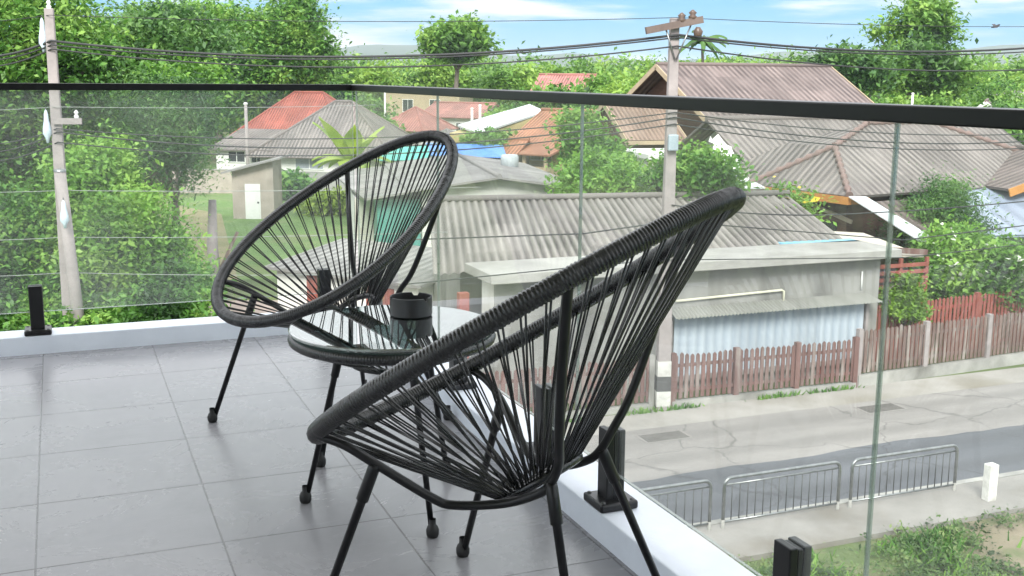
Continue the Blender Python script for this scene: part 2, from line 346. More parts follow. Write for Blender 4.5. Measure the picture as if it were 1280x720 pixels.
q = MB(); q.box(-.05, .05, -.05, .05, .0005, .004); q.build('cover', mat('drain_steel', (.7,.7,.7), (.55,.55,.56), rough=.35, metal=.3), d)
for r_ in (.014, .028, .040):
    MB().tube([(r_*math.cos(a), r_*math.sin(a), .0042) for a in np.linspace(0, 2*PI, 24, endpoint=False)], .0022, 5, closed=True).build('slot_ring', M['darkmetal'], d)

# the house the balcony belongs to: wall behind and to the left of the viewer, ceiling overhead
bw = mat('cream_house_wall', (.62, .60, .57), (.55, .53, .50), rough=.8, scale=.8)
q = MB(); q.box(-4.4, .17, -7.7, -7.5, -.3, 2.9); tag(q.build('balcony_wall', bw), kind='structure')
q = MB(); q.box(-4.4, .25, -7.7, -.9, 2.75, 2.95); tag(q.build('balcony_ceiling', bw), kind='structure')

# ------------------------------------------------------------------ string chairs
HA, HB, HE, HT, HZ = .3655, .5034, -.1634, .5816, .7036
def hoop(t):     # local frame: +x forward, +y left
    c, s = math.cos(t), math.sin(t)
    return np.array([-HB*c*math.cos(HT), HA*s*(1+HE*c), HZ+HB*c*math.sin(HT)])
HUB = np.array([-.045, 0, .380])
def hub_pt(a, r): return HUB + np.array([r*1.05*math.cos(a)*.82, r*math.sin(a), -r*1.05*math.cos(a)*.574])
def make_chair(label):
    ch = thing('string_chair', label, 'chair')
    # rim: a steel hoop closely wound with cord
    n = 1560; T = np.linspace(0, 2*PI, n, endpoint=False); P = np.array([hoop(t) for t in T])
    rr = .0182 + .0018*np.abs(np.sin(np.arange(n)*PI/4)) + RNG.normal(0, .0002, n)
    MB().tube(P, rr, 12, closed=True).build('cord_wound_rim', M['cord'], ch)
    # hub ring
    ring = [hub_pt(a, .086) for a in np.linspace(0, 2*PI, 40, endpoint=False)]
    MB().tube(ring, .011, 8, closed=True).build('hub_ring', M['cord'], ch)
    # the strung seat: paired cords from rim to hub
    st = MB(); K = 68
    for i in range(K):
        t = 2*PI*(i+.5)/K + RNG.normal(0, .006)
        for sgn in (-1, 1):
            a = hoop(t + sgn*.011 + RNG.normal(0, .0015))
            # the cord leaves the rim from below and inside
            inward = (np.array([0, 0, HZ]) - a); inward /= np.linalg.norm(inward)
            ang = math.atan2(a[1], a[0]+.06) + sgn*.05 + RNG.normal(0, .008)
            b = hub_pt(ang, .085) + np.array([0, 0, RNG.normal(0, .003)])
            a2 = a + inward*.006 + np.array([0, 0, -.012])
            m_ = (a2+b)/2 + np.array([0, 0, -.001 + RNG.normal(0, .0015)])
            st.tube([a2, m_, b], .0022, 6)
    st.build('strung_seat', M['cord'], ch)
    for sy in (1, -1):
        mir = np.array([1, sy, 1])
        fr = hoop(2.35)*np.array([1, 1, 1]); tp = hoop(.974)
        path = [fr + np.array([0, 0, -.012]), np.array([.245, .275, .482]), np.array([.19, .25, .446]), np.array([.10, .19, .374]), np.array([.06, .165, .357]), np.array([-.03, .125, .365]), np.array([-.10, .112, .395]), np.array([-.128, .116, .423]), np.array([-.150, .128, .47]), np.array([-.170, .168, .536]), np.array([-.203, .226, .695]), tp]
        MB().tube([p*mir for p in bez(path, 6)], .0095, 10).build('side_tube', M['black'], ch)
        for top, foot in ((np.array([.19, .25, .446]), np.array([.338, .3165, 0])), (np.array([-.128, .116, .423]), np.array([-.269, .236, 0]))):
            top = top*mir; foot = foot*mir; dv = foot-top
            lg = MB(); lg.tube([top + dv*q for q in (0, .02, .17, .175, .97)], [.0115, .0128, .0128, .0092, .0085], 10)
            lo = lg.build('leg', M['black'], ch)
            ft = MB(); ft.lathe([(.004, 0), (.014, .001), (.017, .008), (.0175, .02), (.014, .030), (.0095, .034), (.0095, .05)], 14, foot)
            ft.build('rubber_foot', M['rubber'], lo)
    return ch
ch1 = make_chair('black string lounge chair in the foreground seen from behind, back to the camera')
ch1.location = (-.3941, -3.0707, 0); ch1.rotation_euler.z = 2.2505; ch1['group'] = 'string chairs on the balcony'
ch2 = copy_tree(ch1); ch2.location = (-.3691, -1.4027, 0); ch2.rotation_euler.z = 3.5531
ch2['label'] = 'farther black string lounge chair in the balcony corner, its open seat facing the camera'

# ------------------------------------------------------------------ side table and ashtray
TX, TY, TZ = -.418, -2.19, .515
tb = thing('side_table', 'low round side table with a glass top on a black cord wound base', 'table', (TX, TY, 0))
n = 900; T = np.linspace(0, 2*PI, n, endpoint=False)
MB().tube(np.stack([.270*np.cos(T), .270*np.sin(T), np.full(n, TZ-.030)], 1), .0155+.0012*np.abs(np.sin(np.arange(n)*PI/4)), 10, closed=True).build('cord_wound_rim', M['cord'], tb)
gt = MB(); gt.lathe([(0, TZ-.010), (.280, TZ-.010), (.283, TZ-.008), (.283, TZ-.002), (.280, TZ), (0, TZ)], 96)
gto = gt.build('glass_top', M['tglass'], tb)
for p in gto.data.polygons: p.use_smooth = False
ge = MB(); ge.lathe([(.2832, TZ-.009), (.2845, TZ-.0075), (.2845, TZ-.003), (.2832, TZ-.0015)], 96); ge.build('polished_edge', M['gedge'], gto)
st = MB(); K = 40
for i in range(K):
    a = 2*PI*i/K
    for s_ in (-1, 1):
        b = a + s_*.03
        st.tube([(.268*math.cos(b), .268*math.sin(b), TZ-.045), (.11*math.cos(a+s_*.10), .11*math.sin(a+s_*.10), TZ-.105)], .0028, 5)
st.build('strung_base', M['cord'], tb)
MB().tube([(.11*math.cos(a), .11*math.sin(a), TZ-.105) for a in np.linspace(0, 2*PI, 36, endpoint=False)], .009, 8, closed=True).build('hub_ring', M['black'], tb)
for fx, fy in ((-.657, -2.109), (-.395, -2.468), (-.215, -2.062)):
    ft = np.array([fx-TX, fy-TY, 0.]); u = ft/np.linalg.norm(ft); tp = u*.145 + np.array([0, 0, TZ-.075]); dv = ft-tp; hb = u*.262+np.array([0, 0, TZ-.04])
    MB().tube([u*.11+np.array([0,0,TZ-.105]), tp, hb], .008, 8).build('support_arm', M['black'], tb)
    lo = MB().tube([tp+dv*q for q in (0, .02, .16, .165, .97)], [.011, .012, .012, .0088, .008], 10).build('leg', M['black'], tb)
    MB().lathe([(.004, 0), (.014, .001), (.017, .008), (.0175, .02), (.014, .030), (.009, .034), (.009, .05)], 14, ft).build('rubber_foot', M['rubber'], lo)
cp = on(514, 394, TZ)
cu = thing('ashtray', 'round black metal ashtray cup standing on the glass table top', 'ashtray', (cp[0], cp[1], TZ+.0005), R(60))
cb = MB(); seg = 64; prof = [(0, .001), (.058, .001), (.061, .004), (.061, .054), (.0605, .056), (.0565, .056), (.056, .054), (.056, .006), (0, .006)]
V = []
for r_, z in prof:
    for k_ in range(seg):
        a = 2*PI*k_/seg; notch = any(abs(((a-c+PI) % (2*PI))-PI) < .11 for c in (0, 2.09, 4.19))
        V.append((r_*math.cos(a), r_*math.sin(a), z-(.009 if notch and z > .05 else 0)))
cb.add(V, [(i*seg+k_, i*seg+(k_+1) % seg, (i+1)*seg+(k_+1) % seg, (i+1)*seg+k_) for i in range(len(prof)-1) for k_ in range(seg)])
cb.build('bowl', mat('black_enamel', (.03,.031,.033), (.022,.022,.024), rough=.42, scale=14), cu)

# ================================================================== STREET
def plane(name, pts, z, m, kind='structure'):
    q = MB(); q.add([(x, y, z) for x, y in pts], [tuple(range(len(pts)))]); o = q.build(name, m)
    if o.data.polygons[0].normal.z < 0: o.data.flip_normals()
    return tag(o, kind=kind)
gm = mat('grassland', (.13, .17, .055), (.06, .095, .028), rough=.95, scale=.12, bump=.4, bscale=3, stains_channels=((.22, .18, .11), .05))
plane('ground', [(-9000, -60), (9000, -60), (14000, 16000), (-14000, 16000)], GZ, gm)
M['asphalt'] = mat('asphalt', (.125, .13, .145), (.09, .094, .105), rough=.9, scale=.6, bump=.25, bscale=40)
M['road_conc'] = mat('worn_concrete_road', (.30, .28, .262), (.225, .21, .198), rough=.9, scale=.35, bump=.2, bscale=30, stains_channels=((.19, .185, .175), .25), stretch=(.35, 1, 1))
M['pave'] = mat('footway_concrete', (.29, .275, .255), (.20, .19, .175), rough=.9, scale=.7, bump=.3, bscale=20, stains_channels=((.14, .12, .09), .5))
M['shoulder'] = mat('pale_concrete_shoulder', (.38, .36, .335), (.28, .265, .24), rough=.9, scale=.5, bump=.2, stains_channels=((.22, .2, .16), .4))
def road_mat(name, c1, c2, crack, tracks):
    m, nt, N, L, P = new_mat(name); P.inputs['Roughness'].default_value = .9
    t = N.new('ShaderNodeTexCoord'); v = t.outputs['Object']
    mpn = N.new('ShaderNodeMapping'); mpn.inputs['Scale'].default_value = (.25, 1, 1); L.new(v, mpn.inputs[0])
    n = N.new('ShaderNodeTexNoise'); n.inputs['Scale'].default_value = .8; n.inputs['Detail'].default_value = 10; n.inputs['Roughness'].default_value = .7; L.new(mpn.outputs[0], n.inputs['Vector'])
    r = ramp(N, [(.3, c2), (.7, c1)]); L.new(n.outputs[0], r.inputs[0])
    # fine grit
    g = N.new('ShaderNodeTexNoise'); g.inputs['Scale'].default_value = 28; g.inputs['Detail'].default_value = 3; L.new(v, g.inputs['Vector'])
    gr = N.new('ShaderNodeMapRange'); gr.inputs[1].default_value = .3; gr.inputs[2].default_value = .7; gr.inputs[3].default_value = .86; gr.inputs[4].default_value = 1.1; L.new(g.outputs[0], gr.inputs[0])
    sc_ = N.new('ShaderNodeVectorMath'); sc_.operation = 'SCALE'; L.new(r.outputs[0], sc_.inputs[0]); L.new(gr.outputs[0], sc_.inputs['Scale'])
    # cracks and old patches
    w_ = N.new('ShaderNodeTexNoise'); w_.inputs['Scale'].default_value = 1.1; w_.inputs['Detail'].default_value = 5; L.new(v, w_.inputs['Vector'])
    ad = N.new('ShaderNodeVectorMath'); ad.operation = 'MULTIPLY_ADD'; ad.inputs[1].default_value = (1.3, 1.3, 0); L.new(w_.outputs['Color'], ad.inputs[0]); L.new(v, ad.inputs[2])
    vo = N.new('ShaderNodeTexVoronoi'); vo.feature = 'DISTANCE_TO_EDGE'; vo.inputs['Scale'].default_value = .32; L.new(ad.outputs[0], vo.inputs['Vector'])
    cm = N.new('ShaderNodeMapRange'); cm.inputs[1].default_value = .012; cm.inputs[2].default_value = .003; cm.inputs[3].default_value = 0; cm.inputs[4].default_value = .6; L.new(vo.outputs['Distance'], cm.inputs[0])
    mx = N.new('ShaderNodeMix'); mx.data_type = 'RGBA'; mx.inputs[7].default_value = (*crack, 1); L.new(cm.outputs[0], mx.inputs[0]); L.new(sc_.outputs[0], mx.inputs[6]); out = mx.outputs[2]
    # dark rubber and drip bands along the wheel tracks
    s_ = N.new('ShaderNodeSeparateXYZ'); L.new(v, s_.inputs[0])
    for y0 in tracks:
        a = N.new('ShaderNodeMath'); a.operation = 'SUBTRACT'; a.inputs[1].default_value = y0; L.new(s_.outputs[1], a.inputs[0])
        b = N.new('ShaderNodeMath'); b.operation = 'ABSOLUTE'; L.new(a.outputs[0], b.inputs[0])
        c = N.new('ShaderNodeMapRange'); c.interpolation_type = 'SMOOTHSTEP'; c.inputs[1].default_value = .45; c.inputs[2].default_value = .05; c.inputs[3].default_value = 0; c.inputs[4].default_value = .55; L.new(b.outputs[0], c.inputs[0])
        d = N.new('ShaderNodeMath'); d.operation = 'MULTIPLY'; L.new(c.outputs[0], d.inputs[0]); L.new(n.outputs[0], d.inputs[1])
        mz = N.new('ShaderNodeMix'); mz.data_type = 'RGBA'; mz.inputs[7].default_value = (*crack, 1); L.new(d.outputs[0], mz.inputs[0]); L.new(out, mz.inputs[6]); out = mz.outputs[2]
    L.new(out, P.inputs['Base Color']); bp_ = N.new('ShaderNodeBump'); bp_.inputs['Strength'].default_value = .3; bp_.inputs['Distance'].default_value = .01; L.new(g.outputs[0], bp_.inputs['Height']); L.new(bp_.outputs[0], P.inputs['Normal'])
    return m
plane('road', [(-80, 11.45), (120, 11.45), (120, 14.6), (-80, 14.6)], GZ+.006, road_mat('asphalt_lane', (.135, .14, .155), (.085, .09, .10), (.05, .05, .052), (12.3, 13.6)))
ex = np.arange(-80, 120.1, .4); edge = [(x, 14.05+.07*math.sin(x*1.3)+.06*math.sin(x*.41+1)+RNG.normal(0, .025)) for x in ex]
q = MB(); q.add([(x, y, GZ+.010) for x, y in edge]+[(x, 16.98, GZ+.010) for x, y in edge], [(i, i+1, len(ex)+i+1, len(ex)+i) for i in range(len(ex)-1)]); tag(q.build('concrete_lane', road_mat('worn_concrete_lane', (.31, .292, .275), (.205, .193, .183), (.11, .105, .098), (14.9, 16.2))), kind='structure')
plane('shoulder', [(-80, 16.95), (120, 16.95), (120, 18.2), (-80, 18.2)], GZ+.012, M['shoulder'])
q = MB(); q.box(-80, 120, 9.9, 11.28, GZ-.05, GZ+.10); tag(q.build('pavement', M['pave']), kind='structure')
plane('yard', [(2.2, 18.2), (8.2, 18.2), (9.2, 34), (3.4, 36)], GZ+.006, mat('pinkish_paved_yard', (.44, .36, .32), (.30, .25, .22), rough=.9, scale=.5, stains_channels=((.2, .17, .15), .4)))
plane('lawn', [(4.5, 40), (14, 38), (30, 62), (9, 75), (5.4, 70)], GZ+.006, mat('lawn_grass', (.14, .24, .06), (.085, .155, .038), rough=.95, scale=.5, bump=.5, bscale=8, stains_channels=((.20, .21, .10), .28)))
plane('dirt_path', [(3.6, 38), (5.0, 39), (7.4, 62), (4.5, 70), (2.0, 60)], GZ+.010, mat('path_dirt', (.30, .26, .15), (.19, .19, .08), rough=.95, scale=.5))
plane('dirt_patch', [(12.6, 5.0), (22, 5.0), (22, 9.9), (13.9, 9.9), (12.9, 8.6)], GZ+.005, mat('bare_dirt', (.27, .22, .16), (.17, .15, .095), rough=.95, scale=1.2, bump=.5, bscale=9, stains_channels=((.09, .13, .04), 1.0)))
plane('verge', [(3, 3), (25, 3), (25, 9.9), (3, 9.9)], GZ+.003, mat('verge_soil', (.13, .17, .06), (.07, .105, .035), rough=.95, scale=1.6, bump=.8, bscale=14, stains_channels=((.20, .18, .11), .9)))
for x, y in ((11.2, 16.3), (17.4, 16.35), (23.6, 16.3)):
    t = thing('drain_cover', 'dark rectangular drain cover set in the pale concrete lane', 'drain cover', (x, y, GZ+.012), 0, 'drain covers along the far edge of the road')
    q = MB(); q.box(-.6, .6, -.3, .3, 0, .006); q.build('frame', M['road_conc'], t)
    q = MB()
    for i in range(16): q.box(-.54+i*.068, -.54+i*.068+.048, -.25, .25, .006, .012)
    q.build('grate', mat('rusty_grate', (.15, .14, .13), (.09, .085, .08), rough=.8), t)

q = MB()
for i in range(-40, 60): q.box(i*2+.01, i*2+1.99, 11.285, 11.45, GZ-.05, GZ+.115)
tag(q.build('kerb', M['concrete']), kind='structure')
# guard barriers
def barrier(x0, x1, y, h, label):
    t = thing('guard_barrier', label, 'barrier', ((x0+x1)/2, y, GZ+.10), 0, 'guard barriers along the pavement edge'); w_ = (x1-x0)/2; r_ = .032; c = .14
    path = [(-w_, 0, 0), (-w_, 0, h-c)] + [(-w_+c-c*math.cos(a), 0, h-c+c*math.sin(a)) for a in np.linspace(0, PI/2, 7)[1:]] + [(w_-c+c*math.sin(a), 0, h-c+c*math.cos(a)) for a in np.linspace(0, PI/2, 7)] + [(w_, 0, 0)]
    MB().tube(path, r_, 10).build('frame', M['galv'], t)
    MB().tube([(-w_+.01, 0, h-.12), (w_-.01, 0, h-.12)], .018, 8).build('rail', M['galv'], t); MB().tube([(-w_, 0, .12), (w_, 0, .12)], .022, 8).build('rail', M['galv'], t)
    for i in range(14):
        x = -w_ + 2*w_*(i+1)/15; MB().tube([(x, 0, .12), (x, 0, h-.12)], .010, 6).build('bar', M['darkmetal'], t)
    for s_ in (-1, 1): MB().lathe([(.0345, 0), (.0345, .16), (.033, .162)], 10, (s_*w_, 0, 0)).build('white_sleeve', M['concrete'], t)
barrier(6.55, 9.18, 11.12, .94, 'silver tubular guard barrier left of the other two, partly hidden by the kerb')
barrier(9.45, 11.98, 11.10, .94, 'silver tubular guard barrier in the middle of the row along the road')
barrier(12.25, 14.78, 11.08, .94, 'silver tubular guard barrier nearest the white marker post')
t = thing('marker_post', 'short square white concrete marker post at the road edge', 'post', (15.05, 10.45, GZ+.1))
q = MB(); q.box(-.105, .105, -.09, .09, -.1, .72); bevel(q.build('post', mat('chipped_white_paint', (.72, .71, .67), (.50, .49, .46), rough=.7, scale=5, stains_channels=((.30, .28, .25), 3)), t), .012)

# fences
M['fence_br'] = mat('weathered_brown_fence', (.20, .112, .098), (.11, .06, .053), rough=.85, scale=1.2, stretch=(3, 3, .5), stains_channels=((.26, .22, .2), 1.5))
M['fence_red'] = mat('red_brown_fence', (.34, .10, .075), (.20, .06, .045), rough=.8, scale=1.5, stretch=(3, 3, .5))
M['fence_gr'] = mat('grey_brown_fence', (.20, .135, .115), (.11, .075, .064), rough=.9, scale=1.2, stretch=(3, 3, .5), stains_channels=((.32, .29, .26), 1.6))
def picket_fence(label, a, b, z0, h, m, step=.155, wd=.10, posts=3, pm=None, plinth=.0):
    a = np.array(a, float); b = np.array(b, float); Ln = np.linalg.norm(b-a); rz = math.atan2(b[1]-a[1], b[0]-a[0])
    t = thing('picket_fence', label, 'fence', (a[0], a[1], z0), rz); q = MB(); k_ = int(Ln/step)
    for i in range(k_):
        x = (i+.5)*Ln/k_; hh = h+RNG.normal(0, .015); tl = RNG.normal(0, .006); w2 = wd/2
        V = [(x-w2,-.012,plinth+.05),(x+w2,-.012,plinth+.05),(x+w2,.012,plinth+.05),(x-w2,.012,plinth+.05),(x-w2+tl,-.012,hh-.05),(x+w2+tl,-.012,hh-.05),(x+w2+tl,.012,hh-.05),(x-w2+tl,.012,hh-.05),(x+tl,-.012,hh),(x+tl,.012,hh)]
        q.add(V, [(0,1,5,8,4),(2,3,7,9,6),(1,2,6,9,8,5),(3,0,4,8,9,7),(3,2,1,0)])
    q.build('pickets', m, t)
    for z in (plinth+.25, h-.3): MB().box(0, Ln, .013, .06, z-.04, z+.04).build('rail', m, t)
    for i in range(posts):
        x = Ln*i/(posts-1) if posts > 1 else 0; MB().box(x-.07, x+.07, -.05, .085, 0, h+.04).build('post', pm or m, t)
    if plinth: MB().box(-.02, Ln+.02, -.08, .10, 0, plinth).build('plinth', M['concrete'], t)
picket_fence('weathered brown picket fence before the blue sheet wall, right of the banded pole', (12.55, 18.3), (18.0, 18.15), GZ, 1.35, M['fence_br'], posts=4, plinth=.16)
picket_fence('faded brown picket fence running left from the banded pole', (7.2, 18.45), (11.95, 18.32), GZ, 1.35, M['fence_br'], posts=3, pm=M['concrete'], plinth=.16)
picket_fence('grey brown picket fence with pale concrete posts along the road to the right', (18.15, 18.2), (30, 18.9), GZ, 1.55, M['fence_gr'], step=.15, posts=6, pm=M['pole_conc'], plinth=.32)
picket_fence('bright red brown picket fence standing behind the grey brown fence', (18.0, 19.6), (30, 20.6), GZ, 1.80, M['fence_red'], posts=5)

# ================================================================== BUILDINGS
M['asb'] = roof_mat('grey_fibre_cement_sheet', (.33, .305, .285), (.17, .152, .14), .245, ribbump=0, stains_channels=(.055, .05, .045))
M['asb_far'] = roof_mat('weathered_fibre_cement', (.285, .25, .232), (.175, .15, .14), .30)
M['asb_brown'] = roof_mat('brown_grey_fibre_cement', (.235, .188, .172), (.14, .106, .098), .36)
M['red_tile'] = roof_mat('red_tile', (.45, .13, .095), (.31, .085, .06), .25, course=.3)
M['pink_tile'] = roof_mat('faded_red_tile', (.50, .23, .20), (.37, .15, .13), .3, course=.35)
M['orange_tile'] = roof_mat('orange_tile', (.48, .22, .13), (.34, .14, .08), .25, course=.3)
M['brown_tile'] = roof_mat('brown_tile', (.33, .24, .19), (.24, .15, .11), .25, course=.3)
M['blue_metal'] = roof_mat('blue_grey_metal_sheet', (.38, .44, .56), (.30, .35, .46), .76, rough=.4, ribbump=.3, stains_channels=(.24, .28, .36))
M['white_metal'] = roof_mat('white_metal_sheet', (.74, .76, .78), (.62, .64, .66), .5, rough=.45, ribbump=.3, stains_channels=(.5, .52, .55))
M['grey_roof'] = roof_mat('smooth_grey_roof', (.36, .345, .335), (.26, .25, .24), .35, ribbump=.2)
M['w_white'] = mat('white_wall', (.74, .73, .70), (.58, .57, .54), rough=.85, scale=.8, stains_channels=((.45, .42, .36), .5))
M['w_grey'] = mat('grey_cement_wall', (.34, .335, .315), (.235, .23, .215), rough=.9, scale=.9, bump=.15, stains_channels=((.15, .147, .137), .6), stretch=(1.4, 1.4, .45))
M['w_beige'] = mat('beige_block_wall', (.46, .40, .35), (.34, .295, .255), rough=.9, scale=.8, stains_channels=((.26, .22, .18), .6))
M['w_wood'] = mat('brown_timber_wall', (.16, .085, .06), (.09, .045, .034), rough=.75, scale=1.5, stretch=(1, 1, 6))
M['w_yellow'] = mat('yellow_wall', (.58, .47, .22), (.45, .36, .17), rough=.8, scale=1)
M['w_teal'] = mat('teal_painted_wall', (.06, .30, .27), (.04, .20, .18), rough=.6, scale=1)
M['w_tan'] = mat('tan_wall', (.45, .36, .24), (.34, .27, .18), rough=.8, scale=1)
M['dark_open'] = mat('dim_window', (.045, .05, .055), (.03, .032, .036), rough=.25, scale=1)
M['shutter'] = mat('louvre_shutter', (.30, .33, .36), (.22, .24, .27), rough=.6, scale=2, stretch=(1, 1, 8))
M['orange_fascia'] = mat('orange_timber_fascia', (.55, .25, .06), (.42, .18, .04), rough=.6, scale=2)
M['white_trim'] = mat('white_trim', (.78, .78, .76), (.68, .68, .66), rough=.6)
def house(name, label, A, B, depth, eave, ridge, kind, wm, rm, over=.7, cat='house', z0=GZ, thick=.10, windows=(), doors=(), fascia=None, inset=None, win_mat=None, split=None, corr=0, ext=None):
    """front wall runs A-B (left to right as seen from the balcony), the house lies depth metres behind it"""
    A = np.array(A[:2], float); B = np.array(B[:2], float); W = np.linalg.norm(B-A); rz = math.atan2(B[1]-A[1], B[0]-A[0])
    t = thing(name, label, cat, ((A[0]+B[0])/2, (A[1]+B[1])/2, z0), rz); h = W/2; e = eave-z0; r = ridge-z0; o_ = over; D = depth
    wl = MB(); wl.box(-h, h, 0, D, 0, e)
    rf = []
    if kind == 'gx':        # ridge parallel to the front
        m_ = D/2; k_ = (r-e)/m_; lo = e-k_*o_
        rf = [[(-h-o_, m_, r), (h+o_, m_, r), (h+o_, -o_, lo), (-h-o_, -o_, lo)], [(h+o_, m_, r), (-h-o_, m_, r), (-h-o_, D+o_, lo), (h+o_, D+o_, lo)]]
        for x in (-h, h): wl.add([(x, 0, e), (x, D, e), (x, m_, r-.12)], [(0,1,2)])
    elif kind == 'gy':      # gable towards the front
        k_ = (r-e)/h; lo = e-k_*o_
        rf = [[(0, -o_, r), (0, D+o_, r), (-h-o_, D+o_, lo), (-h-o_, -o_, lo)], [(0, D+o_, r), (0, -o_, r), (h+o_, -o_, lo), (h+o_, D+o_, lo)]]
        for y in (0, D): wl.add([(-h, y, e), (h, y, e), (0, y, r-.12)], [(0,1,2)])
    elif kind == 'hip':
        i_ = inset if inset is not None else D/2; m_ = D/2; k_ = (r-e)/m_; lo = e-k_*o_; kx = i_+o_
        a, b, c, d_ = (-h-o_, -o_, lo), (h+o_, -o_, lo), (h+o_, D+o_, lo), (-h-o_, D+o_, lo); p, q_ = (-h+i_, m_, r), (h-i_, m_, r)
        if h-i_ < .05: p = q_ = (0, m_, r); rf = [[a, b, p], [b, c, p], [c, d_, p], [d_, a, p]]
        else: rf = [[p, q_, b, a], [b, c, q_], [q_, p, d_, c], [d_, a, p]]
    elif kind == 'sx':      # single slope, rising to the right
        k_ = (r-e)/W; rf = [[(h+o_, -o_, r+k_*o_), (h+o_, D+o_, r+k_*o_), (-h-o_, D+o_, e-k_*o_), (-h-o_, -o_, e-k_*o_)]]
        wl = MB(); wl.add([(-h,0,0),(h,0,0),(h,D,0),(-h,D,0),(-h,0,e),(h,0,r-.02),(h,D,r-.02),(-h,D,e)], [(0,1,5,4),(1,2,6,5),(2,3,7,6),(3,0,4,7)])
    elif kind == 'sy':      # single slope, rising to the back
        k_ = (r-e)/D; rf = [[(-h-o_, D+o_, r+k_*o_), (h+o_, D+o_, r+k_*o_), (h+o_, -o_, e-k_*o_), (-h-o_, -o_, e-k_*o_)]]
        wl = MB(); wl.add([(-h,0,0),(h,0,0),(h,D,0),(-h,D,0),(-h,0,e-.02),(h,0,e-.02),(h,D,r-.02),(-h,D,r-.02)], [(0,1,5,4),(1,2,6,5),(2,3,7,6),(3,0,4,7)])
    wl.build('wall', wm, t)
    q = MB()
    for P in rf: q.slab([(x, y, z+.06) for x, y, z in P], thick)
    ro = q.build('roof', rm, t)
    if kind in ('gx', 'gy', 'hip'):
        rd = MB()
        if kind == 'gx': rd.tube([(-h-o_-.02, D/2, r+.08), (h+o_+.02, D/2, r+.08)], .12, 8)
        if kind == 'gy': rd.tube([(0, -o_-.02, r+.08), (0, D+o_+.02, r+.08)], .12, 8)
        if kind == 'hip':
            if p != q_: rd.tube([(p[0], p[1], r+.08), (q_[0], q_[1], r+.08)], .12, 8)
            for c_, p_ in ((a, p), (b, q_), (c, q_), (d_, p)): rd.tube([(c_[0], c_[1], c_[2]+.08), (p_[0], p_[1], r+.08)], .10, 8)
        rd.build('ridge_tiles', rm, ro)
    if fascia:
        fb = MB()
        if kind == 'gy':
            for s_ in (-1, 1):
                fb.bar((0, -o_-.04, r-.08), (s_*(h+o_), -o_-.04, lo-.08), .06, .28)
        elif kind == 'gx':
            for s_ in (-1, 1):
                for y_ in (-o_, D+o_): fb.bar((s_*(h+o_+.04), D/2, r-.06), (s_*(h+o_+.04), y_, lo-.06), .06, .28)
            fb.bar((-h-o_, -o_-.04, lo-.08), (h+o_, -o_-.04, lo-.08), .05, .2)
        elif kind == 'hip':
            fb.bar((-h-o_, -o_-.03, lo-.12), (h+o_, -o_-.03, lo-.12), .05, .26); fb.bar((-h-o_-.03, -o_, lo-.12), (-h-o_-.03, D+o_, lo-.12), .05, .26)
        else: fb.bar((-h-o_, -o_-.03, e-.12), (h+o_, -o_-.03, (r if kind == 'sx' else e)-.12), .05, .2)
        fb.build('fascia', fascia, t)
    for (x0, x1, za, zb) in windows:
        wo_ = MB().box(x0, x1, -.03, .05, za-z0, zb-z0).build('window', win_mat or M['dark_open'], t)
        fr = MB(); w2 = .06
        fr.box(x0-w2, x1+w2, -.06, .02, zb-z0, zb-z0+w2); fr.box(x0-w2, x1+w2, -.09, .02, za-z0-w2, za-z0); fr.box(x0-w2, x0, -.06, .02, za-z0, zb-z0); fr.box(x1, x1+w2, -.06, .02, za-z0, zb-z0); fr.box((x0+x1)/2-.025, (x0+x1)/2+.025, -.05, .02, za-z0, zb-z0)
        fr.build('frame', M['white_trim'], wo_)
    for (x0, x1, hh, dm) in doors:
        do = MB().box(x0, x1, -.04, .05, 0, hh).build('door', dm, t); MB().box(x1-.18, x1-.08, -.08, -.04, hh*.45, hh*.5).build('handle', M['darkmetal'], do)
    return t

# --- the grey roadside building: slab roof, awning, blue sheet front
ws = thing('roadside_workshop', 'long grey cement building with flat slab edge and a blue sheet front behind the fence', 'building', (14, 19.6, GZ), 0)
X0, X1 = -5.7, 5.85
MB().box(X0, X1, 0, .9, 0, 3.2).build('wall', M['w_grey'], ws)
sb = MB(); sb.box(X0-.3, X1+.25, -.55, 1.35, 3.26, 3.50); bevel(sb.build('slab_roof', mat('slab_concrete', (.42, .41, .385), (.29, .283, .265), rough=.9, scale=.6, stains_channels=((.24, .23, .21), .5), stretch=(1, 1, 3)), ws), .02)
aw = MB(); aw.corr((-.9, -.02, 2.24), (X1-.42, -.02, 2.24), (X1-.35, -.62, 2.07), (-1.0, -.62, 2.07), .11, .018); aw.build('awning', roof_mat('awning_sheet', (.35, .35, .325), (.25, .25, .23), .11, ribbump=0, stains_channels=(.2, .205, .18)), ws)
pn = MB(); pn.corr((-.75, -.10, 2.04), (X1-.55, -.10, 2.04), (X1-.55, -.10, .42), (-.75, -.10, .42), .27, .014)
pn.build('sheet_front', roof_mat('pale_blue_sheet', (.52, .58, .64), (.45, .51, .57), .27, rough=.5, ribbump=0, stains_channels=(.34, .40, .47)), ws)
MB().box(-.9, X1-.4, -.16, -.02, .28, .42).build('sill_beam', M['pole_conc'], ws); MB().box(X1-.52, X1-.44, -.18, -.02, 0, 1.95).build('front_post', M['pole_conc'], ws); MB().box(-.92, -.84, -.18, -.02, 0, 1.95).build('front_post', M['pole_conc'], ws)
q = MB(); q.tube([(-.7, -.06, 2.42), (2.55, -.06, 2.50), (2.62, -.06, 2.46), (2.62, -.06, 2.16)], .035, 8); q.build('drain_pipe', mat('cream_pipe', (.72, .70, .56), (.6, .58, .46), rough=.5), ws)
q = MB(); q.tube([(5.2, -.05, 2.35), (5.2, -.05, 2.85)], .025, 8); q.build('vent_pipe', M['white_trim'], ws)
MB().box(X0-.012, X0+.05, .05, .85, 1.6, 3.2).build('whitewashed_end', M['w_white'], ws)
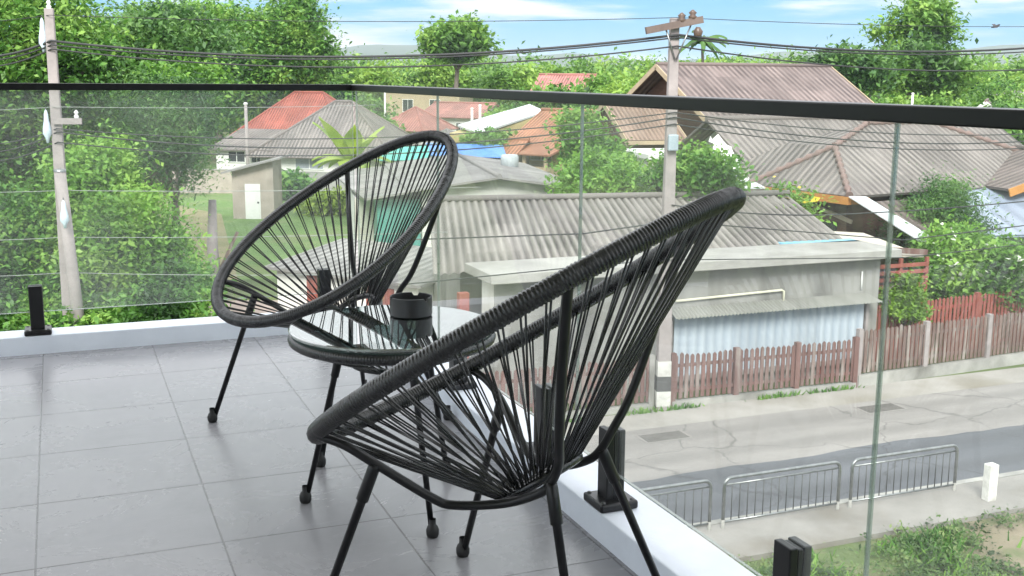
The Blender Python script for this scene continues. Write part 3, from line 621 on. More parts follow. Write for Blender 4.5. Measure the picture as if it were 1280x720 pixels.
# --- its corrugated main roof stands a little askew behind the slab
rw = thing('corrugated_roof_hall', 'low hall under a weathered grey corrugated roof directly behind the slab roofed building', 'building', (8.45, 24.9, GZ), R(-9))
MB().box(.5, 10.9, -1.6, 3.2, 0, 3.2).build('wall', M['w_grey'], rw)
q = MB(); q.corr((-.1, 0, 4.62), (10.9, 0, 4.62), (11.9, -2.0, 3.42), (-.6, -3.9, 3.2), .245, .030); q.corr((-.1, 3.6, 3.6), (10.9, 3.6, 3.6), (10.9, .01, 4.6), (-.1, .01, 4.6), .245, .030); q.build('roof', M['asb'], rw)
MB().tube([(-.15, 0, 4.68), (10.95, 0, 4.68)], .09, 8).build('ridge_cap', M['asb'], rw)
q = MB(); q.box(9.6, 12.1, -2.35, -1.75, 3.40, 3.50); q.build('blue_tarp', mat('blue_sheet', (.25, .55, .70), (.18, .42, .58), rough=.5), rw)
# small slatted carport to the right of it
cp_ = thing('slatted_pen', 'small pen with pale roof sheets and red slatted side at the right end of workshop', 'shed', (20.6, 20.2, GZ))
for i in range(7): MB().box(-.35, 1.5, -.02, .02, 1.55+i*.2, 1.66+i*.2).build('slat', M['fence_red'], cp_)
for x in (-.35, .55, 1.5): MB().box(x-.05, x+.05, .022, .10, 0, 3.0).build('post', M['fence_red'], cp_)
q = MB(); q.slab([(-2.2, .3, 3.25), (1.6, .3, 3.0), (1.9, 3.4, 3.25), (-2.0, 3.4, 3.6)], .06); q.build('roof', mat('pale_boards', (.60, .55, .47), (.46, .42, .35), rough=.8, scale=1.2, stretch=(.5, 3, 1)), cp_)
q = MB(); q.bar((-.5, .25, 3.32), (1.65, .25, 3.1), .08, .16); q.build('eave_board', M['fence_br'], cp_)

# --- hip roofed timber house at the right
h2 = thing('timber_hip_house', 'timber house under a wide grey hip roof with orange eave board, right of the hall', 'house', (22.9, 24.9, GZ), R(8.5))
e_, k_ = 4.28, .6; p_, r_ = e_+1.44, e_+2.16
MB().box(.9, 12.8, .9, 6.4, 0, e_-.02).build('wall', M['w_wood'], h2)
q = MB()
for P in ([(0,0,e_),(13.8,0,e_),(8.2,3.6,r_),(4.6,3.6,r_),(1.7,2.4,p_)], [(0,4.8,e_),(0,0,e_),(1.7,2.4,p_)], [(1.7,4.8,p_),(1.7,2.4,p_),(4.6,3.6,r_)], [(0,7.2,e_),(0,4.8,e_),(1.7,2.4,p_),(1.7,4.8,p_)], [(4.6,3.6,r_),(8.2,3.6,r_),(13.8,7.2,e_),(0,7.2,e_),(1.7,4.8,p_)], [(13.8,0,e_),(13.8,7.2,e_),(8.2,3.6,r_)]): q.slab(P, .1)
ro = q.build('roof', M['asb_far'], h2)
q = MB()
for a, b in (((0,0,e_),(1.7,2.4,p_)), ((0,4.8,e_),(1.7,2.4,p_)), ((1.7,2.4,p_),(4.6,3.6,r_)), ((4.6,3.6,r_),(8.2,3.6,r_)), ((8.2,3.6,r_),(13.8,0,e_)), ((8.2,3.6,r_),(13.8,7.2,e_))):
    a = np.array(a); b = np.array(b); n_ = max(4, int(np.linalg.norm(b-a)/.36)); ts = np.linspace(0, 1, n_*3)
    q.tube([a+(b-a)*t_+np.array([0,0,.04]) for t_ in ts], [.13-.035*(i_ % 3) for i_ in range(len(ts))], 8)
q.build('ridge_tiles', mat('red_brown_ridge_tile', (.25, .165, .148), (.17, .125, .112), rough=.8, scale=2), ro)
q = MB(); q.bar((-.03, -.02, e_-.16), (-.03, 4.85, e_-.16), .05, .26); q.bar((0, -.03, e_-.18), (.9, -.03, e_-.18), .05, .2); q.build('fascia', M['orange_fascia'], h2)
MB().slab([(-.15, -.12, e_+.02), (.62, -.16, e_-.02), (1.75, -2.3, 2.95), (1.0, -2.3, 2.95)], .04).build('white_sheet_gutter', M['white_metal'], h2)
MB().slab([(.7, -.1, e_-.22), (4.6, -.1, e_-.22), (4.6, -2.4, 3.0), (1.8, -2.4, 3.0)], .08).build('porch_roof', M['asb_brown'], h2)
for x in (1.9, 4.4): MB().box(x-.08, x+.08, -2.3, -2.15, 0, 3.0).build('porch_post', M['w_wood'], h2)
MB().bar((.85, .6, 3.3), (.87, 3.4, 3.9), .06, .14).build('handrail', mat('pale_timber', (.55, .45, .36), rough=.7), h2)
for (y0_, y1_) in ((1.3, 2.5), (3.2, 4.4)): MB().box(.86, .95, y0_, y1_, 1.4, 3.2).build('window', M['dark_open'], h2)
# --- long grey roof behind, left of the hip roof
house('long_grey_roof_house', 'long house whose grey sheet roof runs behind the hip roofed timber house', (24.6, 31.4), (37.5, 31.0), 8.0, -2.55, -.55, 'gx', M['w_white'], M['asb_far'], over=.9, fascia=None)
t = thing('white_canopy', 'flat white sheet canopy at the eave below the long grey roof', 'canopy', (22.3, 28.9, GZ))
MB().slab([(-1.4, 1.6, 4.55), (2.4, 1.2, 4.5), (2.6, -.4, 4.2), (-1.6, 0, 4.25)], .06).build('sheet', M['white_metal'], t)
for x in (-1.3, 2.3): MB().box(x-.05, x+.05, .1, .2, 0, 4.2).build('post', M['darkmetal'], t)
# --- big timber gable house
house('big_gable_house', 'tall brown roofed timber house with a steep gable, its ridge standing against the trees', (30.9, 46.2), (40.4, 46.2), 8.6, -.35, 1.85, 'gx', M['w_wood'], M['asb_brown'], over=1.1, fascia=M['w_tan'], windows=((-3.4, -2.2, -2.3, -.9), (-1.2, 0, -2.3, -.9), (1.2, 2.4, -2.3, -.9)), win_mat=M['shutter'])
# --- blue roof at the right edge
house('blue_roof_house', 'house with a blue grey metal roof at the right edge behind the flowering tree', (26.4, 23.2), (39, 21.3), 3.0, -3.75, -2.78, 'sy', M['w_white'], M['blue_metal'], over=.4)
house('orange_fascia_house', 'small house with orange timber gable board above the blue roof', (30.4, 25.3), (36, 24.5), 3, -2.4, -1.5, 'gy', M['w_wood'], M['asb_brown'], over=.7, fascia=M['orange_fascia'])
# --- small brown house left of pole, and white balustrade house
a = at(752, 0, 55); b = at(806, 0, 56.5)
house('brown_gable_house', 'small timber house with patched brown roof between the bushes and the utility pole', (26.2, 46.4), (28.7, 46.3), 5.2, -1.75, -.15, 'gx', M['w_wood'], M['brown_tile'], over=.45, fascia=M['w_tan'], doors=((-.6, .3, 2.0, M['w_tan']),))
wb = thing('balustrade_house', 'white walled building with balustrade terrace behind the utility pole', 'building', (25.4, 40.2, GZ), R(-8))
MB().box(-1.4, 3.4, 0, 4, 0, 4.4).build('wall', M['w_white'], wb); MB().box(-1.6, 3.6, -.2, 4.2, 4.4, 4.62).build('parapet', M['white_trim'], wb)
for i in range(17): MB().lathe([(.05, 0), (.09, .25), (.05, .5), (.06, .8)], 8, (-3.4+i*.22, -1.2, 2.1)).build('baluster', M['white_trim'], wb)
MB().box(-3.6, .3, -1.32, -1.08, 2.9, 3.02).build('handrail', M['white_trim'], wb); MB().box(-3.6, .3, -1.4, -.01, 1.86, 2.1).build('terrace_slab', M['white_trim'], wb)
q = MB(); q.box(-3.6, .3, -1.3, -.01, 0, 1.86); q.build('terrace_base', M['w_white'], wb)
house('small_hip_house', 'small house with a steep grey roof just right of the utility pole', (25.0, 37.6), (27.8, 36.9), 3.6, -3.9, -1.9, 'hip', M['w_white'], M['asb_far'], over=.4, inset=1.0)
# draped white sheeting on the slope of the long roof
q = MB(); pts = []
for i in range(9):
    c_ = at(892+i*3.2, 170+i*6.0, 41.5-.12*i); pts.append(c_)
V = []
for i, c_ in enumerate(pts):
    for j in range(7): V.append((c_[0]+(j-3)*.13+.08*math.sin(i*1.7), c_[1]-.1*abs(j-3), c_[2]+.14*math.sin(j*1.9+i)-.06*abs(j-3)))
q.add(V, [(i*7+j, i*7+j+1, i*7+j+8, i*7+j+7) for i in range(8) for j in range(6)], True)
V2 = [(x, y+.3, z-.5) for x, y, z in V]; q.add(V2, [(i*7+j, i*7+j+7, i*7+j+8, i*7+j+1) for i in range(8) for j in range(6)], True)
tag(q.build('white_tarpaulin', M['white_trim']), 'crumpled white tarpaulin hung along the left edge of the long grey roof', 'tarpaulin')

# --- middle: low grey gable with white and teal walls
R0 = at(624, 220, 50); R1 = at(571, 192, 64); dv = (R1-R0)[:2]; dn = dv/np.linalg.norm(dv); xh = np.array([dn[1], -dn[0]])
mh = house('low_grey_gable_house', 'low white walled house with a wide grey low pitched roof beyond the corrugated hall', R0[:2]-xh*3.4+dn*.6, R0[:2]+xh*3.4+dn*.6, 14, -3.75, -3.28, 'gy', M['w_white'], M['grey_roof'], over=.7, windows=((-2.4, -1.2, -5.2, -4.2),))
MB().box(-5.4, -3.45, .3, 12, 0, 2.62).build('side_wing_wall', M['w_teal'], mh)
MB().slab([(-3.9, -.4, 3.06), (-3.9, 14, 3.06), (-7.2, 14, 2.75), (-6.0, -.4, 2.75)], .1).build('side_wing_roof', M['grey_roof'], mh)
MB().box(-6.3, -5.42, 3, 11, 0, 2.4).build('wing_end_wall', M['w_white'], mh)
# low lean-to with reddish wall seen under the rear chair
house('pale_leanto', 'low pale walled outhouse with grey roof seen through the farther chair', at(335, 0, 36), at(520, 0, 33), 3.5, -5.15, -4.75, 'sy', M['w_white'], M['grey_roof'], over=.3, cat='outhouse', doors=((-1.6, -.7, 1.6, M['fence_red']), (.9, 2.0, 1.5, M['fence_red'])))
t = thing('rust_red_post', 'rust red painted post beside the white end of the workshop', 'post', (7.35, 19.2, GZ)); MB().box(-.12, .12, -.1, .1, 0, 3.1).build('post', M['fence_red'], t); MB().box(-.16, .16, -.14, .14, 0, .4).build('foot', M['concrete'], t)
# tarps and tank
t = thing('teal_tarp_shelter', 'teal tarpaulin shelter above the farther chair, beside the blue tarpaulin', 'shelter', at(503, 205, 66)*np.array([1,1,0])+np.array([0,0,GZ]), R(-22))
MB().slab([(-1.3, 2, 3.85), (1.4, 2, 4.0), (1.6, 0, 3.25), (-1.5, 0, 3.15)], .04).build('tarp', mat('teal_tarp', (.10, .50, .42), (.07, .38, .33), rough=.5), t)
[MB().box(x-.04, x+.04, y, y+.08, 0, 3.15+.3*y).build('pole', M['darkmetal'], t) for x in (-1.3, 1.3) for y in (.1, 1.8)]
t = thing('blue_tarp_shelter', 'bright blue tarpaulin shelter just right of the farther chair top', 'shelter', at(592, 205, 67)*np.array([1,1,0])+np.array([0,0,GZ]), R(-20))
MB().slab([(-2.9, 2, 4.05), (1.8, 2, 3.95), (2.0, 0, 3.3), (-3.1, 0, 3.45)], .04).build('tarp', mat('blue_tarp', (.12, .30, .72), (.09, .22, .58), rough=.5), t)
[MB().box(x-.04, x+.04, y, y+.08, 0, 3.3+.28*y).build('pole', M['darkmetal'], t) for x in (-2.7, 1.7) for y in (.1, 1.8)]
t = thing('water_tank', 'small pale water tank on a stand beside the blue tarpaulin', 'tank', at(637, 205, 60)*np.array([1,1,0])+np.array([0,0,GZ]))
MB().lathe([(0, 4.0), (.40, 3.98), (.48, 3.9), (.48, 3.35), (.42, 3.3), (0, 3.3)], 18).build('tank', mat('pale_tank', (.46, .51, .53), rough=.5), t)
[MB().box(x-.05, x+.05, y-.05, y+.05, 0, 3.3).build('stand_leg', M['galv'], t) for x in (-.32, .32) for y in (-.32, .32)]

# --- yellow house with long white roof
a = at(600, 0, 74); b = at(688, 0, 68)
yh = house('yellow_house', 'yellow house with orange red tiled roofs and a tan balcony', at(648, 0, 69), at(706, 0, 67), 7, -2.75, -1.0, 'gx', M['w_yellow'], M['orange_tile'], over=.6, windows=((-.6, .9, -3.9, -2.95),))
MB().box(-1.7, 1.9, -2.0, -.02, 1.3, 2.7).build('balcony_parapet', M['w_tan'], yh); MB().box(-1.9, 2.1, -2.2, -.02, 1.0, 1.28).build('balcony_slab', M['white_trim'], yh)
MB().slab([(-2.6, .2, 4.1), (2.2, .2, 4.1), (2.4, -2.3, 3.5), (-2.8, -2.3, 3.5)], .1).build('porch_roof', M['orange_tile'], yh)
[MB().box(x-.1, x+.1, -1.95, -1.8, 2.7, 3.6).build('porch_post', M['w_tan'], yh) for x in (-1.6, .2, 1.8)]
wr = thing('white_roof_wing', 'long low wing under a bright white metal roof left of the yellow house', 'building', at(600, 0, 74)*np.array([1,1,0])+np.array([0,0,GZ]), 0)
base = at(600, 0, 74); loc = lambda px, py, D: at(px, py, D) - np.array([base[0], base[1], GZ])
MB().slab([loc(572, 156, 74), loc(662, 130, 82), loc(682, 139, 79), loc(598, 166, 70)], .12).build('roof', M['white_metal'], wr)
e0, e1 = loc(600, 167, 70.6), loc(680, 140, 78.6); q = MB(); q.add([(e0[0], e0[1], 0), (e1[0], e1[1], 0), (e1[0], e1[1], e1[2]-.15), (e0[0], e0[1], e0[2]-.15), (e0[0]-1, e0[1]+3, 0), (e1[0]-1, e1[1]+3, 0), (e1[0]-1, e1[1]+3, e1[2]-.1), (e0[0]-1, e0[1]+3, e0[2]-.1)], [(0,1,2,3),(1,5,6,2),(4,0,3,7),(5,4,7,6),(3,2,6,7)]); q.build('wall', M['w_yellow'], wr)
house('low_orange_roof_shed', 'low shed with orange tiled roof below the white roofed wing', at(596, 0, 67), at(636, 0, 66), 4, -3.7, -2.7, 'gx', M['w_beige'], M['orange_tile'], over=.4, cat='shed')

# --- left: red roof behind grey hip roof, long wing in front
house('grey_hip_house', 'house with a large grey sheet hip roof and white walls beyond the lawn', at(318, 0, 87), at(482, 0, 85), 10, -4.6, -1.0, 'hip', M['w_white'], M['asb_far'], over=.9, inset=4.6, windows=((-2.3, 0.0, -6.1, -4.95),), win_mat=M['shutter'])
house('red_roof_house', 'house with a bright red tiled hip roof standing behind the grey hip roof', at(296, 0, 98), at(420, 0, 96), 9, -3.7, -.45, 'hip', M['w_white'], M['red_tile'], over=.8, inset=3.2)
house('grey_leanto_wing', 'low white wing with a grey sheet lean-to roof left of the grey hip roof', at(262, 0, 88), at(330, 0, 87), 5, -4.65, -3.5, 'sy', M['w_white'], M['asb_far'], over=.5, cat='outhouse', windows=((-1.2, .2, -5.7, -4.9), (.8, 1.7, -5.7, -4.9)))
house('garden_shed', 'small beige shed with a white door and slanted grey roof on the lawn', at(281, 0, 61.5), at(334, 0, 61.5), 2.4, -4.15, -3.55, 'sx', M['w_beige'], M['grey_roof'], over=.5, cat='shed', doors=((-.45, .42, 2.0, M['white_trim']),))
for (pa, pb, D0, D1, h_, lab, m_) in ((205, 282, 75, 75, 1.6, 'low beige garden wall left of the shed', 'w_beige'), (334, 470, 78, 76, 1.3, 'low grey garden wall right of the shed', 'w_grey')):
    A_, B_ = at(pa, 0, D0), at(pb, 0, D1); t = thing('garden_wall', lab, 'wall', ((A_+B_)/2)*np.array([1,1,0])+np.array([0,0,GZ]), math.atan2(B_[1]-A_[1], B_[0]-A_[0])); l_ = np.linalg.norm((B_-A_)[:2])/2
    MB().box(-l_, l_, -.08, .08, 0, h_).build('wall', M[m_], t); MB().box(-l_-.02, l_+.02, -.11, .11, h_, h_+.07).build('coping', M['concrete'], t)
# --- far red roofs
house('far_hip_house', 'far house with a faded red hip roof left of the long pink roof', at(474, 0, 112), at(524, 0, 110), 6, -3.9, -2.1, 'hip', M['w_tan'], M['pink_tile'], over=.7, inset=2.2)
house('far_pink_roof_house', 'far long house with a two step faded pink roof', at(528, 0, 125), at(597, 0, 122), 7, -3.2, -1.9, 'gx', M['w_white'], M['pink_tile'], over=.6, windows=((-1.8, -.6, -5.2, -4.0), (.8, 2.0, -5.2, -4.0)))
house('far_low_grey_house', 'far low house with a pale grey roof above the farther chair', at(500, 0, 92), at(566, 0, 90), 7, -5.0, -3.4, 'hip', M['w_white'], M['grey_roof'], over=.5, inset=2.6)
house('far_tan_building', 'far pale tan building with flat roof just below the rail corner', at(478, 0, 150), at(574, 0, 148), 8, -.95, -.75, 'sy', M['w_tan'], M['grey_roof'], over=.2, cat='building', windows=((-2.6, -1.2, -3.6, -2.0), (1.2, 2.6, -3.6, -2.0)))
house('tree_red_roof_house', 'house with a bright red roof rising among the trees behind the rail', at(668, 0, 112), at(728, 0, 110), 6, -.6, 1.35, 'gx', M['w_white'], M['pink_tile'], over=.6)
house('far_low_pink_house', 'far low house with pale roof right of the big gable', at(1066, 0, 120), at(1112, 0, 118), 6, -1.2, -.45, 'hip', M['w_white'], M['asb_brown'], over=.5, inset=2)
house('far_white_gable_house', 'far white gable house at the right edge just above the rail', at(1222, 0, 92), at(1264, 0, 91), 7, -1.6, -.6, 'gy', M['w_white'], M['asb_brown'], over=.5, fascia=M['white_trim'])
house('far_grey_roof_house', 'far grey roof among the bushes at the right edge, above the white gable', at(1252, 0, 135), at(1300, 0, 133), 6, -.9, -.2, 'gx', M['w_white'], M['grey_roof'], over=.5)

# ================================================================== POLES AND WIRES
P1 = np.array([*at(74, 200, 28)[:2], GZ]); P2 = np.array([12.22, 18.22, GZ])
def upole(label, base, h, rz, arm=None, bands=False, lean=0.):
    t = thing('utility_pole', label, 'utility pole', base, rz); q = MB()
    w0, w1 = .17, .105; q.add([(-w0,-w0*.8,0),(w0,-w0*.8,0),(w0,w0*.8,0),(-w0,w0*.8,0),(-w1+lean,-w1*.8,h),(w1+lean,-w1*.8,h),(w1+lean,w1*.8,h),(-w1+lean,w1*.8,h)], [(3,2,1,0),(4,5,6,7),(0,1,5,4),(1,2,6,5),(2,3,7,6),(3,0,4,7)])
    bevel(q.build('shaft', M['pole_conc'], t), .02)
    if bands:
        for i, c in enumerate(('white', 'black', 'white')):
            z = .12+i*.38; r_ = .178-.004*i; MB().box(-r_, r_, -r_*.83, r_*.83, z, z+.38).build('painted_band', mat('worn_white_band', (.62, .61, .57), (.42, .41, .38), rough=.8, scale=4, stains_channels=((.3, .28, .26), 2.5)) if c == 'white' else mat('worn_black_band', (.05, .05, .05), (.10, .098, .095), rough=.8, scale=4), t)
    return t
u1 = upole('grey concrete utility pole at the left, wrapped splices hanging on its wires', P1, 9.65, R(-10))
MB().box(-.05, .62, -.19, -.11, 6.85, 7.0).build('cross_arm', M['pole_conc'], u1)
[MB().lathe([(.05,0),(.06,.05),(.03,.1),(.06,.14),(.02,.2)], 10, c_).build('insulator', M['white'], u1) for c_ in ((.5, -.15, 7.0), (0, 0, 9.65))]
t = thing('old_pole_stub', 'shorter grey pole stub leaning against the left utility pole', 'post', P1+np.array([-.05, -.45, 0]), 0); MB().tube([(.35, 0, 0), (.05, 0, 5.7)], [.17, .14], 10).build('shaft', M['pole_conc'], t)
MB().lathe([(.15, 5.7), (.15, 5.76), (0, 5.78)], 10, (.05, 0, 0)).build('cap', M['galv'], t)
u2 = upole('tall concrete utility pole with black and white banded foot beside the brown fences', P2, 9.45, R(-14), bands=True)
q = MB(); q.bar((-.72, -.17, 9.15), (.62, -.17, 9.42), .13, .16); q.build('cross_arm', mat('rusty_arm', (.17,.13,.11), (.11,.08,.07), rough=.8), u2)
MB().tube([(-.25, -.17, 9.2), (0, -.14, 8.5)], .02, 6).build('brace', M['galv'], u2); MB().tube([(.35, -.17, 9.3), (.03, -.14, 8.5)], .02, 6).build('brace', M['galv'], u2)
bpm = mat('brown_porcelain', (.12,.08,.06), rough=.3)
for x, z in ((.12, 9.35), (.38, 9.42)): MB().lathe([(.07,0),(.11,.06),(.06,.1),(.1,.15),(.02,.22)], 10, (x, -.17, z)).build('insulator', bpm, u2)
MB().lathe([(.09,0),(.12,.1),(.05,.2)], 10, (.52, -.17, 9.05)).build('insulator', bpm, u2)
q = MB(); q.box(-.12, .12, -.28, -.15, 6.4, 6.78); bevel(q.build('splice_box', mat('pale_blue_box', (.38,.45,.50), rough=.4), u2), .03)
def wire(label, pts, r=.02, m='cable', sag=0.):
    P = []
    for (a, b) in zip(pts, pts[1:]):
        a = np.array(a, float); b = np.array(b, float); n_ = 28
        for i in range(n_ + (1 if b is pts[-1] else 0)):
            s_ = i/n_; p = a+(b-a)*s_; P.append(p - np.array([0, 0, 4*sag*s_*(1-s_)]))
    P.append(np.array(pts[-1], float))
    o = MB().tube(P, r, 6).build('overhead_cable', M[m]); return tag(o, label, 'cable', 'overhead cables between the poles')
o1, o2, o3 = at(-160, 0, 30), at(74, 0, 28), None
def pz(px, py, D): return at(px, py, D)
def xy(P, z): return np.array([P[0], P[1]-.16, z])
d2 = 27.7
z2 = lambda py: float(at(838, py, d2)[2]); z1 = lambda py: float(at(74, py, 28)[2])
E0 = lambda py: at(-120, py, 30); E3 = lambda py: at(1420, py, 35)
wire('thin top wire crossing the sky from the left pole to the crossarm', [E0(24), xy(P1, z1(21)), xy(P2, z2(27)), E3(31)], .009, sag=.12)
wire('thick twisted black cable strung highest across the tree line', [E0(48), xy(P1, z1(52)), xy(P2, z2(47)), E3(44)], .032, sag=.44)
wire('thinner black cable just under the thick twisted one', [E0(55), xy(P1, z1(57)), xy(P2, z2(50)), E3(50)], .020, sag=.42)
wire('black cable hanging across the green trees below the twisted one', [E0(62), xy(P1, z1(62)), xy(P2, z2(60)), E3(74)], .020, sag=.46)
wire('upper black telephone cable crossing in front of the grey hip roof', [E0(160), xy(P1, z1(160)), xy(P2, z2(138)), E3(156)], .015, sag=.42)
wire('middle black telephone cable crossing in front of the grey hip roof', [E0(164), xy(P1, z1(164)), xy(P2, z2(144)), E3(160)], .018, sag=.55)
wire('lower black telephone cable crossing in front of the grey hip roof', [E0(176), xy(P1, z1(177)), xy(P2, z2(152)), E3(170)], .016, sag=.52)
wire('pale cable running level from the left pole over the red roof', [E0(138), xy(P1, z1(133)), at(470, 131, 31)], .008, 'pale_cable', .05)
wire('thin pale line crossing the lawn above the shed door', [E0(238), xy(P1, z1(238)), at(600, 234, 26)], .008, 'pale_cable', .05)  # this and the next two: thin tubes drawing pale level lines
wire('thin pale line crossing the green bushes at mid height', [E0(300), xy(P1, z1(298)), at(560, 290, 25)], .008, 'pale_cable', .05)
wire('lowest thin pale line crossing the bushes above the kerb', [E0(346), xy(P1, z1(344)), at(500, 342, 25)], .008, 'pale_cable', .05)
wire('black cable sloping over the grey corrugated hall', [at(500, 300, 24), at(730, 292, 24), xy(P2, z2(270)), at(1130, 300, 30), at(1420, 265, 34)], .016)
wire('black cable low over the grey corrugated hall', [at(500, 356, 23), at(760, 330, 24), xy(P2, z2(318)), at(1130, 322, 30), at(1420, 290, 34)], .013)
wire('black cable over the hip roof toward the right', [xy(P2, z2(250)), at(1050, 268, 29), at(1420, 235, 34)], .018, sag=.1)
for (px, py, D, h_, lab) in ((52, 22, 27.4, .85, 'pale blue wrapped splice hanging from the upper wire left of the pole'), (57, 137, 27.6, .82, 'white wrapped splice hanging from the lower wire left of the pole'), (79, 250, 27.4, .7, 'bluish wrapped splice hanging low on the left pole')):
    p = at(px, py, D); t = thing('cable_splice', lab, 'cable splice', p); MB().lathe([(.015, 0), (.05, -.12*h_), (.06, -.3*h_), (.10, -.55*h_), (.11, -.72*h_), (.05, -.85*h_), (.03, -h_), (0, -h_)], 9).build('wrap', mat('pale_wrap', (.62, .72, .80), (.48, .58, .66), rough=.5, scale=6), t)
    MB().tube([(0, 0, .06), (.012, 0, -.05)], .015, 6).build('tie', M['darkmetal'], t)
for (px, pt_, pb_, D, lab) in ((307, 131, 215, 70, 'thin pale post before the red roof'), (600, 133, 200, 85, 'thin white post left of the white roof, the right one of a pair'), (590, 137, 200, 84, 'thin white post left of the white roof, the left one of a pair'), (481, 115, 138, 130, 'far white post below the rail corner'), (1072, 103, 125, 118, 'far pale pole with a crossarm behind the big gable house'), (1141, 118, 130, 100, 'far white topped post above the rail'), (1234, 158, 180, 60, 'pale post right of the hip roof')):
    tp = at(px, pt_, D); t = thing('thin_post', lab, 'post', (tp[0], tp[1], GZ)); h_ = tp[2]-GZ
    MB().tube([(0, 0, 0), (0, 0, h_)], [.12, .10], 8).build('shaft', M['white'] if 'white' in lab else M['pole_conc'], t)
    if 'crossarm' in lab: MB().box(-.9, .9, -.1, .1, h_-.5, h_-.25).build('cross_arm', M['pole_conc'], t)
    else: MB().lathe([(.11, h_), (.13, h_+.02), (.13, h_+.12), (0, h_+.16)], 8).build('cap', M['white'], t)
p = at(262, 250, 40); t = thing('broken_fence_post', 'rough grey concrete post with dark clutter by the dirt path', 'post', (p[0], p[1], GZ)); MB().tube([(.1, 0, 0), (.02, 0, 2.0), (.1, .05, p[2]-GZ)], [.26, .2, .14], 7).build('shaft', M['pole_conc'], t)
q = MB(); q.bar((.3, 0, 1.2), (.95, .1, p[2]-GZ-1.2), .2, .06); q.build('prop_board', M['fence_gr'], t)

# ================================================================== VEGETATION
M['leaf'] = leaf_mat('green_leaf', (.028, .075, .018), (.10, .25, .04), (.26, .43, .085))
M['leaf_dk'] = leaf_mat('dark_leaf', (.024, .062, .022), (.065, .16, .042), (.16, .30, .075))
M['leaf_br'] = leaf_mat('bright_leaf', (.065, .16, .024), (.165, .35, .052), (.32, .50, .10))
M['leaf_far'] = leaf_mat('far_leaf', (.05, .12, .03), (.145, .30, .05), (.30, .46, .085), .12)
M['leaf_yel'] = leaf_mat('yellow_green_leaf', (.16, .25, .03), (.30, .42, .06), (.42, .52, .10))
M['petal_w'] = mat('white_petal', (.80, .80, .70), rough=.5); M['petal_y'] = mat('yellow_petal', (.75, .55, .04), rough=.5)
def leaf_obj(name, C, size, m, parent=None, kind=None, up=.5, aspect=.5, seed=0):
    rg = np.random.default_rng(seed+len(C)); n = len(C); nr = rg.normal(size=(n, 3)); nr[:, 2] = np.abs(nr[:, 2])+up; nr /= np.linalg.norm(nr, axis=1)[:, None]
    a = rg.normal(size=(n, 3)); a -= nr*np.sum(a*nr, 1)[:, None]; a /= np.linalg.norm(a, axis=1)[:, None]; b = np.cross(nr, a)
    s_ = size*(.4+1.25*rg.random((n, 1))**1.4); V = np.empty((n, 4, 3)); dr = np.array([0, 0, -.25])
    V[:, 0] = C-a*s_/2; V[:, 1] = C+b*s_*aspect/2; V[:, 2] = C+a*s_/2+dr*s_*.5; V[:, 3] = C-b*s_*aspect/2
    me = bpy.data.meshes.new(name); me.vertices.add(4*n); me.vertices.foreach_set('co', V.reshape(-1)); me.loops.add(4*n); me.loops.foreach_set('vertex_index', np.arange(4*n, dtype=np.int32))
    me.polygons.add(n); me.polygons.foreach_set('loop_start', np.arange(0, 4*n, 4, dtype=np.int32)); me.polygons.foreach_set('loop_total', np.full(n, 4, dtype=np.int32)); me.materials.append(m); me.update(calc_edges=True)
    o = bpy.data.objects.new(name, me); COL.objects.link(o)
    if parent: o.parent = parent
    if kind: o['kind'] = kind
    return o
def crown(blobs, n, clump=.45, per=45, seed=0, inner=.55):
    """leaf positions: clumps of leaves in the outer part of each blob, so gaps and tufts show"""
    rg = np.random.default_rng(seed); vol = np.array([b[3]*b[4]*b[5] for b in blobs])**.67; k_ = np.maximum(3, (vol/vol.sum()*n/per).astype(int)); out = []
    for (x, y, z, a, b, c), kk in zip(blobs, k_):
        d_ = rg.normal(size=(kk, 3)); d_ /= np.linalg.norm(d_, axis=1)[:, None]; r_ = (inner+(1-inner)*rg.random(kk)**.6)*(1+.16*rg.normal(size=kk))
        cc = np.array([x, y, z]) + d_*r_[:, None]*np.array([a, b, c]); m_ = (per*(.4+1.2*rg.random(kk))).astype(int)
        sc_ = clump*(.6+.8*rg.random(kk))
        idx = np.repeat(np.arange(kk), m_); g_ = rg.normal(size=(len(idx), 3))*np.array([1, 1, .6]); out.append(cc[idx]+g_*sc_[idx][:, None])
    return np.concatenate(out)
def limbs(q, base, blobs, r0, seed=0):
    rg = np.random.default_rng(seed); zt = min(b[2] for b in blobs); cx = np.mean([b[0] for b in blobs]); cy = np.mean([b[1] for b in blobs])
    fork = np.array([cx*.4, cy*.4, zt*.75]); q.tube(bez([(0, 0, 0), fork*.5+rg.normal(size=3)*.1*np.array([1,1,0]), fork], 5), np.linspace(r0, r0*.7, 11), 9)
    for b in blobs:
        e_ = np.array(b[:3])+np.array([0, 0, b[5]*.3]); m_ = (fork+e_)/2+rg.normal(size=3)*.25; pts = bez([fork, m_, e_], 5); q.tube(pts, np.linspace(r0*.55, r0*.12, len(pts)), 7)
        for _ in range(3):
            s_ = pts[rg.integers(3, len(pts)-1)]; d_ = rg.normal(size=3); d_[2] = abs(d_[2]); d_ /= np.linalg.norm(d_); q.tube([s_, s_+d_*b[3]*.45, s_+d_*b[3]*.85+np.array([0,0,-.1])], [r0*.2, r0*.12, r0*.04], 5)
def tree(name, label, base, blobs, n, leaf, m, r0=.2, clump=.45, per=45, seed=1, group=None, cat='tree', inner=.55, aspect=.5):
    t = thing(name, label, cat, base, 0, group)
    q = MB(); limbs(q, base, blobs, r0, seed); q.build('trunk', M['bark'], t)
    leaf_obj('crown', crown(blobs, n, clump, per, seed, inner), leaf, m, t, seed=seed, aspect=aspect); return t
